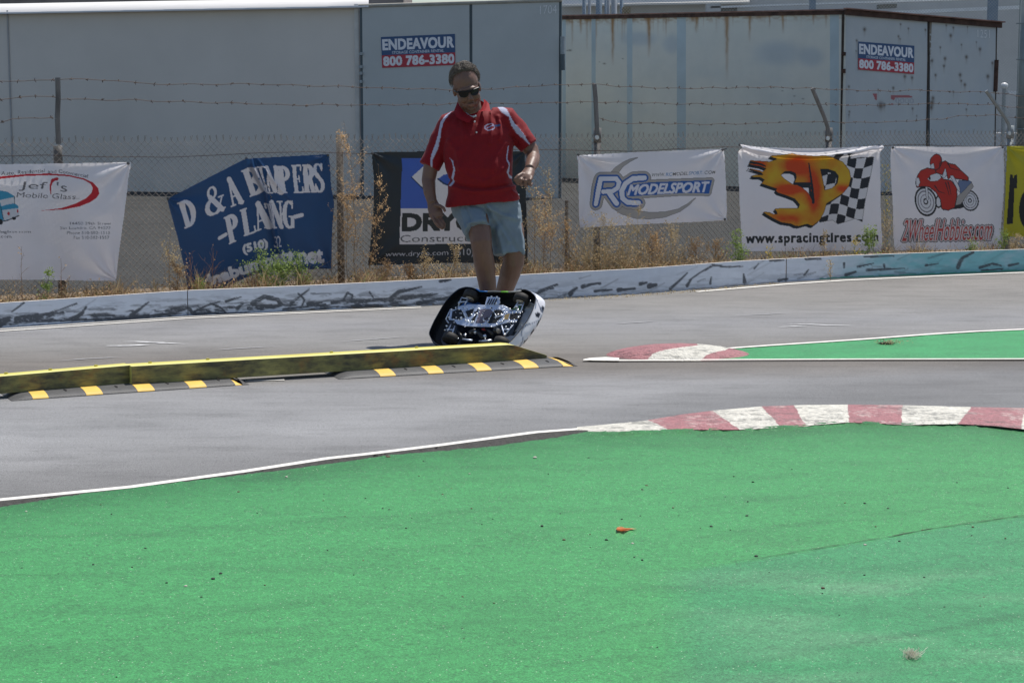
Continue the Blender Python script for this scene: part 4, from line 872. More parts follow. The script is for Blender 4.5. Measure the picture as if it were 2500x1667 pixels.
# --- 2 blue bumpers banner, folded
f = CR(3.647, 350, 320)
NV = (.022, .075, .19)
cv = Canvas(400, 370, 822, 712, 1.25, NV); LW = (.74, .72, .74)
def serif(cv, ch, tl, bl, br, col=LW):
    tl, bl, br = [np.array(p) for p in f([tl, bl, br])]; ex = br - bl; ey = tl - bl; H_ = np.linalg.norm(ey); k = np.linalg.norm(ex) / H_
    M_ = np.linalg.inv(np.stack([ex, ey], 1)); dx, dy = cv.X - bl[0], cv.Y - bl[1]
    x = (M_[0, 0] * dx + M_[0, 1] * dy) * k; y = M_[1, 0] * dx + M_[1, 1] * dy; m = np.zeros(x.shape, bool)
    def seg(a, b_, w_, w2=None):
        nonlocal m
        ax, ay = a[0] * k, a[1]; bx_, by_ = b_[0] * k, b_[1]; d0, d1 = bx_ - ax, by_ - ay; L = max(d0 * d0 + d1 * d1, 1e-9)
        t = np.clip(((x - ax) * d0 + (y - ay) * d1) / L, 0, 1); m |= np.hypot(x - ax - t * d0, y - ay - t * d1) < (w_ + ((w2 or w_) - w_) * t)
    T = min(.10, k * .185); h = .03
    def stem(x_, y0=.03, y1=.97, w_=None, s_=1):
        w_ = w_ or T
        m_ = (np.abs(x - x_ * k) < w_) & (y > y0 - .03) & (y < y1 + .03); nonlocal m; m |= m_
        if s_: seg((x_ - .22, y0), (x_ + .22, y0), h); seg((x_ - .22, y1), (x_ + .22, y1), h)
    def bowl(x_, cy, rx, ry, w_=None, a0=-90, a1=90):
        w_ = w_ or T; P_ = [(x_ + rx * math.cos(R(t)), cy + ry * math.sin(R(t))) for t in np.linspace(a0, a1, 13)]
        for i, (p, q_) in enumerate(zip(P_[:-1], P_[1:])):
            c_ = abs(math.cos(R(a0 + (a1 - a0) * (i + .5) / 12))); seg(p, q_, .03 + (w_ - .03) * c_)
    if ch == 'D': stem(.26); bowl(.3, .5, .5, .46)
    elif ch == 'P': stem(.26); bowl(.3, .73, .48, .24)
    elif ch == 'B': stem(.26); bowl(.3, .74, .42, .23); bowl(.3, .27, .5, .24)
    elif ch == 'R': stem(.24); bowl(.3, .74, .42, .23); seg((.5, .5), (.72, .1), T * .9); seg((.62, .03), (.95, .03), h)
    elif ch == 'A': seg((.48, .97), (.82, .03), T); seg((.46, .95), (.18, .03), .035); seg((.3, .33), (.68, .33), .03); seg((.02, .03), (.34, .03), h); seg((.62, .03), (.99, .03), h)
    elif ch == 'E': stem(.28); seg((.28, .97), (.88, .97), .03); seg((.28, .5), (.7, .5), .03); seg((.28, .03), (.9, .03), .03); seg((.9, .97), (.9, .8), .025); seg((.92, .03), (.92, .2), .025); seg((.7, .6), (.7, .4), .022)
    elif ch == 'L': stem(.3); seg((.3, .03), (.9, .03), .035); seg((.93, .03), (.93, .24), .028)
    elif ch == 'T': stem(.5); seg((.05, .97), (.95, .97), .03); seg((.05, .97), (.05, .8), .025); seg((.95, .97), (.95, .8), .025)
    elif ch == 'I': stem(.5)
    elif ch == 'U': stem(.22, .25, .97); stem(.82, .25, .97, .035); bowl(.52, .27, .3, .24, T, 180, 360)
    elif ch == 'N': seg((.2, .97), (.2, .03), .033); seg((.2, .97), (.82, .05), T * .95); seg((.84, .97), (.84, .03), .033); seg((0, .97), (.3, .97), h); seg((.0, .03), (.4, .03), h); seg((.65, .97), (1, .97), h)
    elif ch == 'M': seg((.16, .97), (.16, .03), .032); seg((.2, .97), (.5, .1), T * .8); seg((.5, .1), (.78, .97), .03); seg((.83, .97), (.83, .03), T * .85); seg((0, .03), (.32, .03), h); seg((.66, .03), (1, .03), h); seg((0, .97), (.25, .97), h); seg((.75, .97), (1, .97), h)
    elif ch == 'S': bowl(.5, .73, .34, .24, T * .8, 20, 250); bowl(.5, .26, .36, .24, T, -160, 75); seg((.32, .62), (.7, .42), T); seg((.84, .98), (.84, .75), .025); seg((.14, .02), (.14, .28), .025)
    elif ch == 'G': bowl(.55, .5, .4, .46, T, 55, 300); stem(.8, .05, .42, T * .8, 0); seg((.55, .43), (1, .43), h); seg((.82, .97), (.82, .72), .025)
    elif ch == '&': bowl(.42, .76, .2, .2, .05, -60, 240); bowl(.4, .26, .36, .25, T * .9, 100, 330); seg((.3, .62), (.85, .05), T * .85); seg((.72, .2), (.92, .5), .03); seg((.75, .52), (1, .52), h); seg((.8, .03), (1, .08), h)
    elif ch == '-': seg((.05, .5), (.95, .5), .33)
    cv.paint(m, col)
for ch, tl, bl_, br in (('D', (300, 640), (365, 872), (500, 815)), ('&', (535, 520), (570, 765), (730, 700)), ('A', (705, 445), (785, 680), (895, 632)), ('B', (865, 355), (950, 590), (1085, 535)), ('U', (985, 325), (1060, 560), (1125, 548)), ('M', (1068, 318), (1115, 557), (1245, 557)),
                        ('P', (1190, 312), (1225, 556), (1335, 556)), ('E', (1315, 303), (1342, 556), (1432, 552)), ('R', (1415, 300), (1430, 550), (1545, 548)), ('S', (1508, 290), (1530, 548), (1618, 545)),
                        ('-', (672, 930), (680, 980), (742, 945)), ('P', (715, 770), (765, 1010), (880, 960)), ('L', (855, 705), (890, 942), (1005, 900)), ('A', (955, 665), (1000, 898), (1132, 848)), ('T', (1065, 640), (1115, 860), (1165, 868)), ('I', (1100, 625), (1130, 868), (1175, 868)), ('N', (1130, 624), (1150, 870), (1250, 868)), ('G', (1232, 622), (1245, 875), (1350, 868)), ('-', (1340, 738), (1348, 792), (1420, 775))):
    serif(cv, ch, tl, bl_, br)
cv.paint(cv.dil(cv.text('(510)', *f([(895, 1108), (1110, 1050), (880, 1015)]), .02), 1), LW); cv.paint(cv.dil(cv.text('32', *f([(1150, 1035), (1238, 1035), (1142, 936)]), .0, 0, 1.15), .8), LW)
cv.paint(cv.dil(cv.text('dnabump', *f([(545, 1425), (1165, 1215), (512, 1300)]), .02), 1.5), LW); cv.paint(cv.dil(cv.text('att.net', *f([(1165, 1192), (1605, 1172), (1155, 1075)]), .02), 1.5), LW)
cv.paint(cv.stroke(f([(940, 310), (1010, 440), (1075, 560), (1090, 660), (1120, 820), (1150, 960), (1210, 1160)]), 4.5, 2, soft=3), (.01, .03, .09), .55)  # shade of the crease painted into the banner colour
X, Y = cv.X, cv.Y; fx = interp([(385, 604), (410, 612), (440, 627), (470, 644), (500, 650), (545, 657), (590, 667), (640, 682)], 0 * X + Y) if False else np.interp(Y, [385, 410, 440, 470, 500, 545, 590, 640], [606, 613, 628, 643, 650, 658, 668, 683])
fold = .045 * np.exp(-((X - fx) / 9) ** 2) - .02 * np.exp(-((X - fx - 18) / 10) ** 2)
fx2 = np.interp(Y, [385, 430, 475, 520], [625, 655, 695, 740]); fold += .028 * np.exp(-((X - fx2) / 6) ** 2) * clamp01((520 - Y) / 100)
banner('banner', 'creased navy blue bumpers plating banner, its left half hanging lower', cv,
       f([(208, 603), (905, 245), (1655, 205), (1670, 480), (1700, 640), (1678, 900), (1675, 1228), (1180, 1238), (1000, 1275), (700, 1400), (400, 1460), (370, 1250), (300, 930)]), [(408, 484, 160), (800, 380, 160), (806, 655, 160)], m_band, amp=.012, seed=5, extra=fold, groms=[(801, 379), (410, 485), (602, 388)])
# --- 3 black construction banner behind the man
f = CR(3.647, 850, 320); cv = Canvas(893, 366, 1296, 652, 1.25, (.026, .034, .04))
cv.paint(cv.poly(f([(478, 245), (1340, 228), (1340, 700), (470, 688)])), (.060, .13, .46)); WD = (.72, .69, .68)
cv.paint(cv.poly(f([(560, 412), (660, 325), (760, 235), (1080, 228), (1160, 300), (1262, 412), (1160, 520), (1060, 600), (1040, 700), (790, 700), (745, 590), (650, 500)])), WD)
cv.paint(cv.poly(f([(800, 428), (850, 390), (905, 380), (960, 388), (1010, 428), (960, 470), (905, 490), (850, 468)])), (.05, .11, .40)); cv.paint(cv.stroke(f([(800, 428), (850, 468), (905, 490)]), 2), (.02, .05, .12)); cv.paint(cv.stroke(f([(560, 412), (650, 500), (745, 590)]), 1.5), (.02, .05, .12))
cv.paint(cv.poly(f([(470, 690), (1380, 690), (1390, 1000), (455, 1010)])), WD)
cv.paint(cv.dil(cv.text('DRYCO', *f([(482, 892), (1330, 885), (486, 735)]), .03), 1.5), (.03, .035, .035)); cv.paint(cv.text('Construction', *f([(462, 990), (1260, 982), (464, 928)]), .0), (.12, .12, .12))
cv.paint(cv.dil(cv.text('www.dryco.com', *f([(330, 1133), (890, 1117), (332, 1075)]), .0), .8), (.5, .5, .52)); cv.paint(cv.dil(cv.text('(510)', *f([(943, 1127), (1118, 1122), (943, 1050)]), .0), .8), (.5, .5, .52))
banner('banner', 'black construction company banner with blue logo panel, partly hidden behind the man', cv,
       f([(205, 188), (500, 183), (1000, 176), (1575, 178), (1590, 700), (1602, 1190), (1000, 1175), (175, 1197), (225, 700), (228, 420)]), [(906, 371, 150), (1282, 369, 150), (898, 648, 120)], m_band, amp=.012, seed=9, groms=[(909, 375), (1280, 372)])
# --- 4 RC model sport
f = CR(4.126, 1380, 320); cv = Canvas(1405, 358, 1778, 560, 1.1, WT_)
GR = (.44, .42, .39); DKG = (.14, .14, .14); BLU = (.035, .13, .42); k = 4.126
for pts in ([(455, 425), (500, 370), (570, 320), (650, 285), (735, 268), (650, 308), (575, 360), (525, 435)], [(455, 765), (560, 835), (700, 878), (850, 885), (1000, 868), (1150, 810), (1250, 742), (1312, 672), (1230, 735), (1130, 788), (1000, 818), (850, 822), (740, 805), (700, 780), (690, 765)]):
    mm = cv.poly(f(pts)); cv.paint(cv.dil(mm, 1), DKG); cv.paint(mm, GR)
rc = cv.stroke(f([(312, 735), (350, 480), (515, 480), (545, 520), (530, 575), (480, 605), (380, 612)]), 5.3) | cv.stroke(f([(440, 620), (515, 728)]), 6.2) | cv.stroke(f([(795, 472), (680, 480), (610, 530), (572, 605), (580, 680), (630, 720), (740, 725)]), 6.0)
bandp = cv.poly(f([(600, 555), (840, 518), (1480, 495), (1450, 630), (1200, 625), (640, 660)]))
allm = cv.dil(rc, 6) | cv.dil(bandp, 2); cv.paint(cv.dil(allm, 4), DKG); cv.paint(cv.dil(allm, 3), GR); cv.paint(allm & cv.dil(rc, 4) | bandp, BLU); cv.paint(rc, (.78, .80, .86))
cv.paint(cv.dil(bandp, 0) & ~rc | (bandp & (cv.X > f([(640, 0)])[0][0])), BLU)
cv.paint(cv.dil(cv.text('MODELSPORT', *f([(632, 645), (1432, 612), (650, 545)]), .0, .15), 1.6), (.76, .77, .84))
for t, xa, xb, c_ in (('WWW.', 865, 1000, DKG), ('RC', 1010, 1075, (.1, .28, .55)), ('MODEL', 1080, 1240, DKG), ('SPORT.', 1245, 1395, (.15, .3, .5)), ('COM', 1405, 1505, DKG)):
    yb = lambda x: 462 - (x - 865) * .047
    cv.paint(cv.text(t, *f([(xa, yb(xa)), (xb, yb(xb)), (xa + 5, yb(xa) - 34)]), .01, .0), c_)
banner('banner', 'small white banner with outlined blue lettering and a thin grey swoosh', cv,
       f([(120, 245), (700, 212), (1598, 178), (1618, 560), (1628, 905), (900, 935), (150, 978), (130, 600)]), [(1411, 378, 170), (1766, 365, 210), (1772, 538, 110), (1417, 556, 110)], m_ban, amp=.016, seed=12, groms=[(1412, 378), (1764, 366), (1770, 536)])
MB().tube([fp(1762, 366, .04), fp(1774, 363, .03)], .006, n=6).obj('tie', m_grom, bpy.data.objects['banner.003'] if 'banner.003' in bpy.data.objects else None)
# --- 5 flame SP banner
f = CR(4.355, 1780, 320); cv = Canvas(1798, 346, 2156, 618, 1.1, WT_); X, Y = cv.X, cv.Y
reg = cv.poly(f([(1060, 262), (1110, 246), (1305, 240), (1290, 300), (1400, 285), (1542, 278), (1490, 520), (1440, 760), (1412, 962), (1340, 930), (1250, 962), (1160, 988), (1100, 945), (960, 970), (1000, 700), (960, 400)]))
lx = ((X - 1780) * 4.355 - 1545 + ((Y - 320) * 4.355 - 280) * .19) / -92; ly = ((Y - 320) * 4.355 - 262 + 30 * np.sin((X - 1780) * 4.355 / 80)) / 108
chk = (np.floor(lx) + np.floor(ly)) % 2 == 0
cv.paint(reg, (.72, .72, .74)); cv.paint(reg & chk, (.03, .035, .045)); cv.paint(cv.dil(reg, 1) & ~reg, (.2, .2, .2))
Fl = f([(430, 268), (660, 240), (700, 255), (900, 270), (980, 262), (1090, 285), (1210, 330), (1275, 420), (1292, 500), (1270, 590), (1210, 660), (1120, 720), (1035, 770), (1010, 860), (960, 950), (890, 1005), (862, 1000), (830, 985), (740, 1010), (700, 1005), (660, 985), (560, 970), (470, 925), (400, 885), (365, 862), (430, 868), (480, 890), (518, 885), (512, 855), (488, 828), (740, 822), (752, 780), (700, 720), (600, 680), (520, 655), (500, 635), (515, 615), (430, 585), (350, 560), (382, 520), (340, 492), (225, 485), (290, 470), (370, 468), (345, 440), (205, 400), (330, 425), (360, 440), (400, 400), (340, 375), (190, 348), (300, 355), (395, 385), (385, 365), (330, 340), (220, 316), (430, 330), (505, 305), (500, 290)])
hole = cv.poly(f([(550, 470), (590, 430), (660, 425), (712, 448), (722, 490), (700, 545), (680, 572), (600, 520)])) | cv.poly(f([(715, 572), (868, 575), (882, 740), (840, 660), (780, 608)])) | cv.poly(f([(975, 405), (1060, 405), (1130, 430), (1165, 480), (1150, 560), (1090, 612), (1015, 632)]))
fm = cv.poly(Fl) & ~hole; sh = cv.shift(cv.dil(fm, 1), -4, 5) | cv.shift(cv.dil(fm, 1), -2, 2)
cv.paint(sh & ~fm & ~(cv.poly(f([(1015, 470), (1110, 460), (1130, 560), (1030, 610)]))), (.025, .035, .045)); cv.paint(cv.dil(fm, 1), (.05, .03, .02))
px, py = (X - 1780) * 4.355, (Y - 320) * 4.355
red = clamp01(.28 + 1.15 * (np.exp(-(((px - 730) / 130) ** 2 + ((py - 370) / 95) ** 2)) * 1.1 + np.exp(-(((px - 640) / 200) ** 2 + ((py - 620) / 60) ** 2)) + np.exp(-(((px - 900) / 75) ** 2 + ((py - 640) / 210) ** 2)) * 1.1 + np.exp(-(((px - 640) / 150) ** 2 + ((py - 930) / 60) ** 2)) * .7 + np.exp(-(((px - 1210) / 90) ** 2 + ((py - 610) / 50) ** 2)) * .7 + np.exp(-(((px - 320) / 90) ** 2 + ((py - 360) / 60) ** 2)) + (fbm(px / 90, py / 90, 3, 4) - .5) * .5))[..., None]
fc = np.array([.62, .46, .04]) * (1 - red) + np.array([.60, .075, .02]) * red; cv.c = np.where(fm[..., None], fc, cv.c)
cv.paint(cv.stroke(f([(855, 345), (870, 450), (885, 600), (895, 760)]), 1.5, 3.5), (.02, .03, .04)); cv.paint(cv.stroke(f([(700, 563), (870, 562)]), 3.2), (.02, .03, .04))
cv.paint(cv.dil(cv.text('www.spracingtires.com', *f([(178, 1222), (1588, 1204), (176, 1098)]), .0, 0, 1.13), 1.9), (.04, .045, .05))
top = .05 * np.exp(-((Y - (352 + 22 * np.sin(clamp01((X - 1810) / 330) * np.pi) + 8)) / 7) ** 2)
banner('banner', 'white racing tyre banner with flaming letters and a chequered flag', cv,
       f([(98, 140), (300, 168), (700, 182), (1100, 180), (1400, 165), (1608, 150), (1612, 600), (1625, 1275), (900, 1278), (140, 1280), (112, 800)]), [(1803, 352, 150), (2148, 355, 150), (1812, 612, 100), (2152, 610, 100)], m_ban, amp=.012, seed=15, extra=top, groms=[(1806, 354), (2146, 356)])
# --- 6 motorcycle banner
f = CR(3.267, 2150, 200); cv = Canvas(2172, 354, 2458, 612, 1.1, WT_)
RD = (.50, .045, .035); W2 = (.72, .73, .76)
def wheel(cx, cy, rx, ry, a):
    (x_, y_), = f([(cx, cy)]); k = 3.267
    for s_, c_ in ((1, INK), (.86, W2), (.74, (.2, .2, .22)), (.66, W2), (.48, (.25, .25, .28)), (.42, W2), (.22, INK), (.12, W2)): cv.paint(cv.ell(x_, y_, rx * s_ / k, ry * s_ / k, a), c_)
cv.paint(cv.poly(f([(440, 960), (500, 1025), (640, 1010), (700, 990), (640, 930)])), INK); wheel(715, 948, 68, 84, -.2); wheel(358, 955, 88, 120, -.25)
cv.paint(cv.ell(*f([(462, 955)])[0], 9, 16), INK); cv.paint(cv.ell(*f([(462, 955)])[0], 6, 12), W2)
def shp(pts, c_, o=1):
    mm = cv.poly(f(pts)); cv.paint(cv.dil(mm, o), INK); cv.paint(mm, c_)
shp([(600, 985), (605, 925), (720, 800), (742, 835), (640, 975)], (.42, .40, .38)); shp([(620, 790), (690, 785), (725, 800), (640, 890), (610, 860)], (.16, .22, .36))
shp([(290, 840), (285, 800), (300, 750), (320, 712), (370, 692), (430, 700), (470, 745), (500, 780), (560, 790), (602, 850), (605, 920), (590, 1000), (540, 1022), (490, 1012), (478, 940), (440, 880), (385, 835), (330, 832)], RD, 2)
shp([(375, 775), (400, 745), (465, 725), (482, 765), (450, 790), (395, 792)], W2); cv.paint(cv.ell(*f([(390, 770)])[0], 2.5, 4), INK); shp([(285, 770), (305, 765), (315, 800), (300, 835), (284, 825)], W2)
shp([(440, 720), (480, 650), (520, 635), (550, 655), (600, 665), (640, 710), (692, 762), (690, 785), (640, 775), (600, 770), (560, 745), (540, 775), (520, 690), (490, 740)], RD, 2)
shp([(555, 752), (575, 748), (625, 840), (632, 880), (610, 860)], W2); shp([(490, 760), (520, 690), (528, 740), (510, 765)], W2)
cv.paint(cv.dil(cv.ell(*f([(445, 640)])[0], 13, 18, .2), 2), INK); cv.paint(cv.ell(*f([(445, 640)])[0], 13, 18, .2), RD); shp([(402, 665), (425, 650), (430, 690), (405, 692)], W2)
for p_ in ([(430, 830), (460, 875), (510, 890)], [(515, 805), (545, 905)], [(535, 800), (560, 900)], [(540, 650), (560, 690), (640, 710)], [(480, 640), (470, 700)]): cv.paint(cv.stroke(f(p_), 1.4, .6), INK)
shp([(358, 840), (372, 838), (378, 940), (365, 945)], W2)
tm = cv.text('2WheelHobbies.com', *f([(170, 1272), (885, 1262), (182, 1100)]), .0, .25)
tm = cv.dil(tm, .9); cv.paint(cv.dil(tm, 4), INK); cv.paint(cv.dil(tm, 2.6), (.66, .62, .62)); cv.paint(tm, (.52, .08, .07))
banner('banner', 'white hobby shop banner with a rider on a red sport motorcycle', cv,
       f([(82, 515), (500, 518), (985, 515), (992, 700), (975, 1000), (962, 1335), (500, 1340), (108, 1345), (90, 900)]), [(2178, 358, 140), (2450, 358, 200), (2445, 606, 100)], m_ban, amp=.014, seed=21, groms=[(2180, 361), (2448, 360)])
# --- 7 yellow banner at the right edge
cv = Canvas(2446, 352, 2830, 585, 1.25, (.52, .47, .035)); BK = (.03, .03, .03)
cv.paint(cv.poly(f([(1030, 740), (1055, 742), (1058, 775), (1070, 745), (1092, 740), (1088, 850), (1065, 850), (1055, 1130), (1005, 1138), (1015, 950)])), BK)
cv.paint(cv.ell(2516, 512, 28, 52) & ~cv.ell(2518, 512, 9, 34), BK)
banner('banner', 'bright yellow banner with bold black letters, cut off at the right edge', cv,
       f([(1005, 512), (2200, 520), (2200, 1250), (975, 1235), (992, 800)]), [(2457, 358, 160)], m_ban, amp=.010, seed=25)
# ================================================================ WEEDS, STONES, SMALL THINGS
m_stem = mat('dry_stem', (.36, .22, .10), .9, var=.3, vs=20, trans=.25)
m_seed = mat('dry_seed', (.70, .49, .27), .85, var=.45, vs=40, trans=.4)
m_straw = mat('straw', (.52, .42, .25), .85, var=.4, vs=12, trans=.4)
m_seedd = mat('dull_seed', (.36, .235, .13), .9, var=.5, vs=30, trans=.3)
m_gst = mat('green_stem', (.16, .26, .07), .8, var=.3, vs=20, trans=.3)
m_olive = mat('olive_leaf', (.22, .22, .10), .85, var=.4, vs=30, trans=.3)
m_glf = mat('green_leaf', (.26, .36, .10), .7, var=.35, vs=30, trans=.4)
m_yel = mat('yellow_petal', (.75, .55, .04), .7, var=.2, vs=30, trans=.3)
m_rst = mat('red_stem', (.27, .15, .09), .9, var=.3, vs=20)
def leaf_arr(C, size, rg, up=.3):
    C = np.asarray(C, float); n_ = len(C); d = rg.normal(size=(n_, 3)); d[:, 2] += up; d /= np.linalg.norm(d, axis=1, keepdims=True)
    q = np.cross(d, rg.normal(size=(n_, 3))); q /= np.linalg.norm(q, axis=1, keepdims=True); s_ = size * rg.uniform(.5, 1.4, (n_, 1))
    V = np.stack([C, C + d * s_ * .5 + q * s_ * .28, C + d * s_, C + d * s_ * .5 - q * s_ * .28], 1)
    return V.reshape(-1, 3), np.arange(n_ * 4).reshape(-1, 4)
def weed(name, label, base, height, spread, nbr, seed, ms, ml, leaf=.012, lpb=16, lean=0.0, lmin=.15, group='weeds along the fence', bare=False, thick=.0022):
    rg = np.random.RandomState(seed); base = np.array(base, float)
    A, B, Rr, Lf = [], [], [], []
    def grow(p, d, L, r, lvl):
        n_ = max(4, int(L / .03)); q = p.copy(); pts = [q.copy()]
        for i in range(n_):
            d = d + rg.normal(size=3) * (.05 if lvl == 0 else .13) * np.array([1, .8, .4]); d[2] += .05 + (.12 if lvl == 0 else 0); d = d / np.linalg.norm(d); q = q + d * L / n_; pts.append(q.copy())
        for i, (a, b_) in enumerate(zip(pts[:-1], pts[1:])): A.append(a); B.append(b_); Rr.append(r * (1 - .6 * i / n_))
        return pts, d
    main, _ = grow(base, np.array([lean, 0, 1.0]), height, thick, 0)
    for k in range(nbr):
        t = rg.uniform(lmin, .95); i = int(t * (len(main) - 1)); ang = rg.uniform(0, 2 * np.pi)
        d = np.array([np.cos(ang), .6 * np.sin(ang), rg.uniform(.7, 1.6)]); d /= np.linalg.norm(d)
        L = spread * rg.uniform(.5, 1.1) * (1.15 - .7 * t); pts, dd = grow(main[i], d, L, thick * .55, 1)
        for _ in range(int(lpb * (1 if not bare else .15))):
            tt = rg.uniform(.25, 1); c = np.array(pts[int(tt * (len(pts) - 1))]) + rg.normal(size=3) * leaf * .7; Lf.append(c)
        for _ in range(2):
            j = rg.randint(1, len(pts)); d2 = dd + rg.normal(size=3) * .7; d2 /= np.linalg.norm(d2); p2, _ = grow(np.array(pts[j]), d2, L * .35, thick * .4, 2)
            if not bare:
                for _ in range(lpb // 2): Lf.append(p2[rg.randint(1, len(p2))] + rg.normal(size=3) * leaf * .8)
    for _ in range(lpb): Lf.append(main[-1 - rg.randint(0, max(1, len(main) // 4))] + rg.normal(size=3) * leaf)
    root = thing(name, label, 'weed', base, group)
    V, Fc = segs_me(A, B, Rr, 3); link('stem', mesh_np(V, Fc), ms, root)
    V, Fc = leaf_arr(Lf, leaf, rg); link('seed_head' if ml is not m_glf else 'foliage', mesh_np(V, Fc), ml, root)
    return root
def wb(u_, off=.25, z=.0):       # base point between barrier and fence under image column u
    p = fpz(u_, 0.2, off); b0 = gp(u_, np.interp(u_, [a for a, _ in WB], [c for _, c in WB]), 0)
    if p[1] < b0[1] + .06: p[1] = b0[1] + .08
    return np.array([p[0], p[1], z])
def hgt(u_, v_, base): return float(yp(u_, v_, base[1])[2] - base[2])
W_ = [  # u base, v top, spread, branches, style, label
 (868, 292, .26, 22, 'dry', 'tallest dry golden weed, rising above the fence between the blue and black banners'),
 (896, 400, .17, 15, 'dry', 'dry golden weed brushing the left edge of the black banner'),
 (848, 470, .20, 18, 'dry', 'shorter dry weed just right of the rusty fence post'),
 (812, 455, .13, 16, 'dry', 'thin dry weed between the navy banner and the rusty post'),
 (1325, 480, .24, 20, 'red', 'reddish dry weed standing behind the man on the right'),
 (1345, 415, .22, 14, 'thin', 'tall sparse golden weed to the right of the man'),
 (1300, 440, .20, 12, 'thin', 'thin golden weed just behind the man\'s fist'),
 (1392, 530, .20, 14, 'dry', 'dry weed by the thin stake left of the swoosh banner'),
 (1440, 560, .22, 16, 'straw', 'straw coloured weed under the left corner of the swoosh banner'),
 (1478, 520, .22, 14, 'straw', 'thin pale stalks crossing the blue outlined lettering'),
 (1520, 560, .22, 18, 'straw', 'bushy straw weed below the blue outlined lettering'),
 (1562, 500, .20, 12, 'straw', 'tallest pale stalk crossing the middle of the swoosh banner'),
 (1590, 570, .22, 20, 'dry', 'dense brown weed below the swoosh banner'),
 (1640, 545, .18, 12, 'straw', 'light stalks below the right half of the swoosh banner'),
 (1700, 590, .18, 12, 'dry', 'low dry weed right of the swoosh banner'),
 (1745, 585, .16, 14, 'dry', 'small dry weed between the swoosh and flame banners'),
 (1797, 560, .10, 12, 'green', 'green weed at the left foot of the flame banner'),
 (1815, 600, .10, 10, 'green', 'small green weed under the flame banner\'s left corner'),
 (1878, 605, .09, 8, 'yellow', 'small yellow-flowered weed under the flame banner'),
 (2015, 560, .10, 8, 'straw', 'thin stalk in front of the flame banner\'s web address'),
 (2085, 580, .10, 10, 'yellow', 'yellow weed before the chequered flag'),
 (2118, 555, .10, 10, 'green', 'green stalk at the right foot of the flame banner'),
 (2136, 560, .12, 12, 'green', 'green weed beside the flame banner\'s right edge'),
 (2172, 385, .14, 16, 'yellow', 'tall yellow-flowered weed between the flame and motorcycle banners'),
 (2160, 520, .12, 14, 'straw', 'straw weed in the gap between the flame and motorcycle banners'),
 (2372, 585, .07, 8, 'green', 'small green weed under the motorcycle banner'),
 (2452, 570, .10, 10, 'green', 'green weed below the gap before the yellow banner'),
 (2480, 575, .12, 12, 'straw', 'dry weed below the yellow banner'),
 (650, 625, .20, 22, 'green', 'larger feathery green weed in front of the navy banner'),
 (690, 645, .18, 18, 'green', 'middle feathery green weed in front of the navy banner'),
 (728, 625, .20, 20, 'green', 'feathery green weed in front of the navy banner\'s right half'),
 (487, 685, .07, 10, 'green', 'tiny green weed at the foot of the navy banner'),
 (467, 625, .16, 8, 'bare', 'bare reddish branched weed before the navy banner\'s left foot'),
 (520, 605, .18, 8, 'bare', 'bare reddish forked weed before the navy banner'),
 (432, 645, .12, 12, 'dry', 'dry weed between the two left banners'),
 (415, 560, .15, 7, 'thin', 'thin pale stalk beside the navy banner\'s left edge'),
 (55, 600, .12, 6, 'bare', 'thin bare stalk rising in front of the glass company banner'),
 (113, 660, .06, 8, 'green', 'bright green shoot below the glass company banner'),
 (148, 630, .10, 6, 'bare', 'short bare stalk before the glass company banner'),
 (1035, 600, .14, 10, 'thin', 'thin weed crossing the black banner\'s web address'),
 (1110, 600, .14, 10, 'thin', 'thin weed crossing the black banner\'s phone number'),
 (1000, 650, .12, 14, 'dry', 'low dry weed below the black banner'),
 (940, 645, .14, 14, 'dry', 'dry weed under the black banner\'s left corner'),
 (1235, 600, .12, 14, 'dry', 'dry weed seen between the man\'s legs and the post'),
 (2033, 637, .05, 8, 'wall', 'small dry weed growing at the foot of the board wall'),
]
for i, (u_, vt_, sp, nb, st, lab) in enumerate(W_):
    base = wb(u_, .12 if st in ('dry', 'red') else .28)
    if u_ in (2172, 2160, 812): base = wb(u_, -.05)
    if st == 'wall': base = gp(u_ - 5, 686, 0)
    h_ = hgt(u_, vt_, base); ms, ml = {'dry': (m_stem, m_seed), 'red': (m_rst, m_seed), 'thin': (m_stem, m_straw), 'straw': (m_straw, m_straw), 'green': (m_gst, m_glf), 'yellow': (m_gst, m_yel), 'bare': (m_rst, m_seed), 'wall': (m_stem, m_straw)}[st]
    weed('dry_weed' if st not in ('green', 'yellow') else ('green_weed' if st == 'green' else 'flowering_weed'), lab, base, max(h_, .1), sp * 1.15, int(nb * 1.3), 100 + i, ms, ml,
         leaf={'dry': .0125, 'red': .013, 'green': .017, 'yellow': .012}.get(st, .013), lpb={'dry': 20, 'red': 24, 'thin': 16, 'straw': 14, 'green': 13, 'yellow': 7, 'bare': 4, 'wall': 5}[st], bare=(st == 'bare'))
# tangled dry growth : thin forked stalks nobody could count
rg = np.random.RandomState(77); A, B, C_ = [], [], []
for _ in range(900):
    u_ = rg.choice([rg.uniform(1395, 1700), rg.uniform(1395, 1700), rg.uniform(880, 1330), rg.uniform(1700, 2600), rg.uniform(-80, 460)]); hm = .34 if 1395 < u_ < 1660 else .17
    p = wb(u_, rg.uniform(-.05, .35)); d = np.array([rg.normal() * .35, rg.normal() * .2, 1.0]); L_ = hm * rg.uniform(.35, 1.1); n_ = 6
    for i in range(n_):
        q = p + d / np.linalg.norm(d) * L_ / n_; A.append(p); B.append(q); p = q; d = d + rg.normal(size=3) * .28
        if i > 1:
            f_ = d + rg.normal(size=3) * .9; f_ /= np.linalg.norm(f_); e_ = p + f_ * L_ * rg.uniform(.1, .3); A.append(p); B.append(e_); C_.append(e_)
            if rg.rand() < .5: C_.append((p + e_) / 2)
V, Fc = segs_me(A, B, .0010, 3); o = link('tangled_stalks', mesh_np(V, Fc), m_straw); tag(o, kind='stuff')
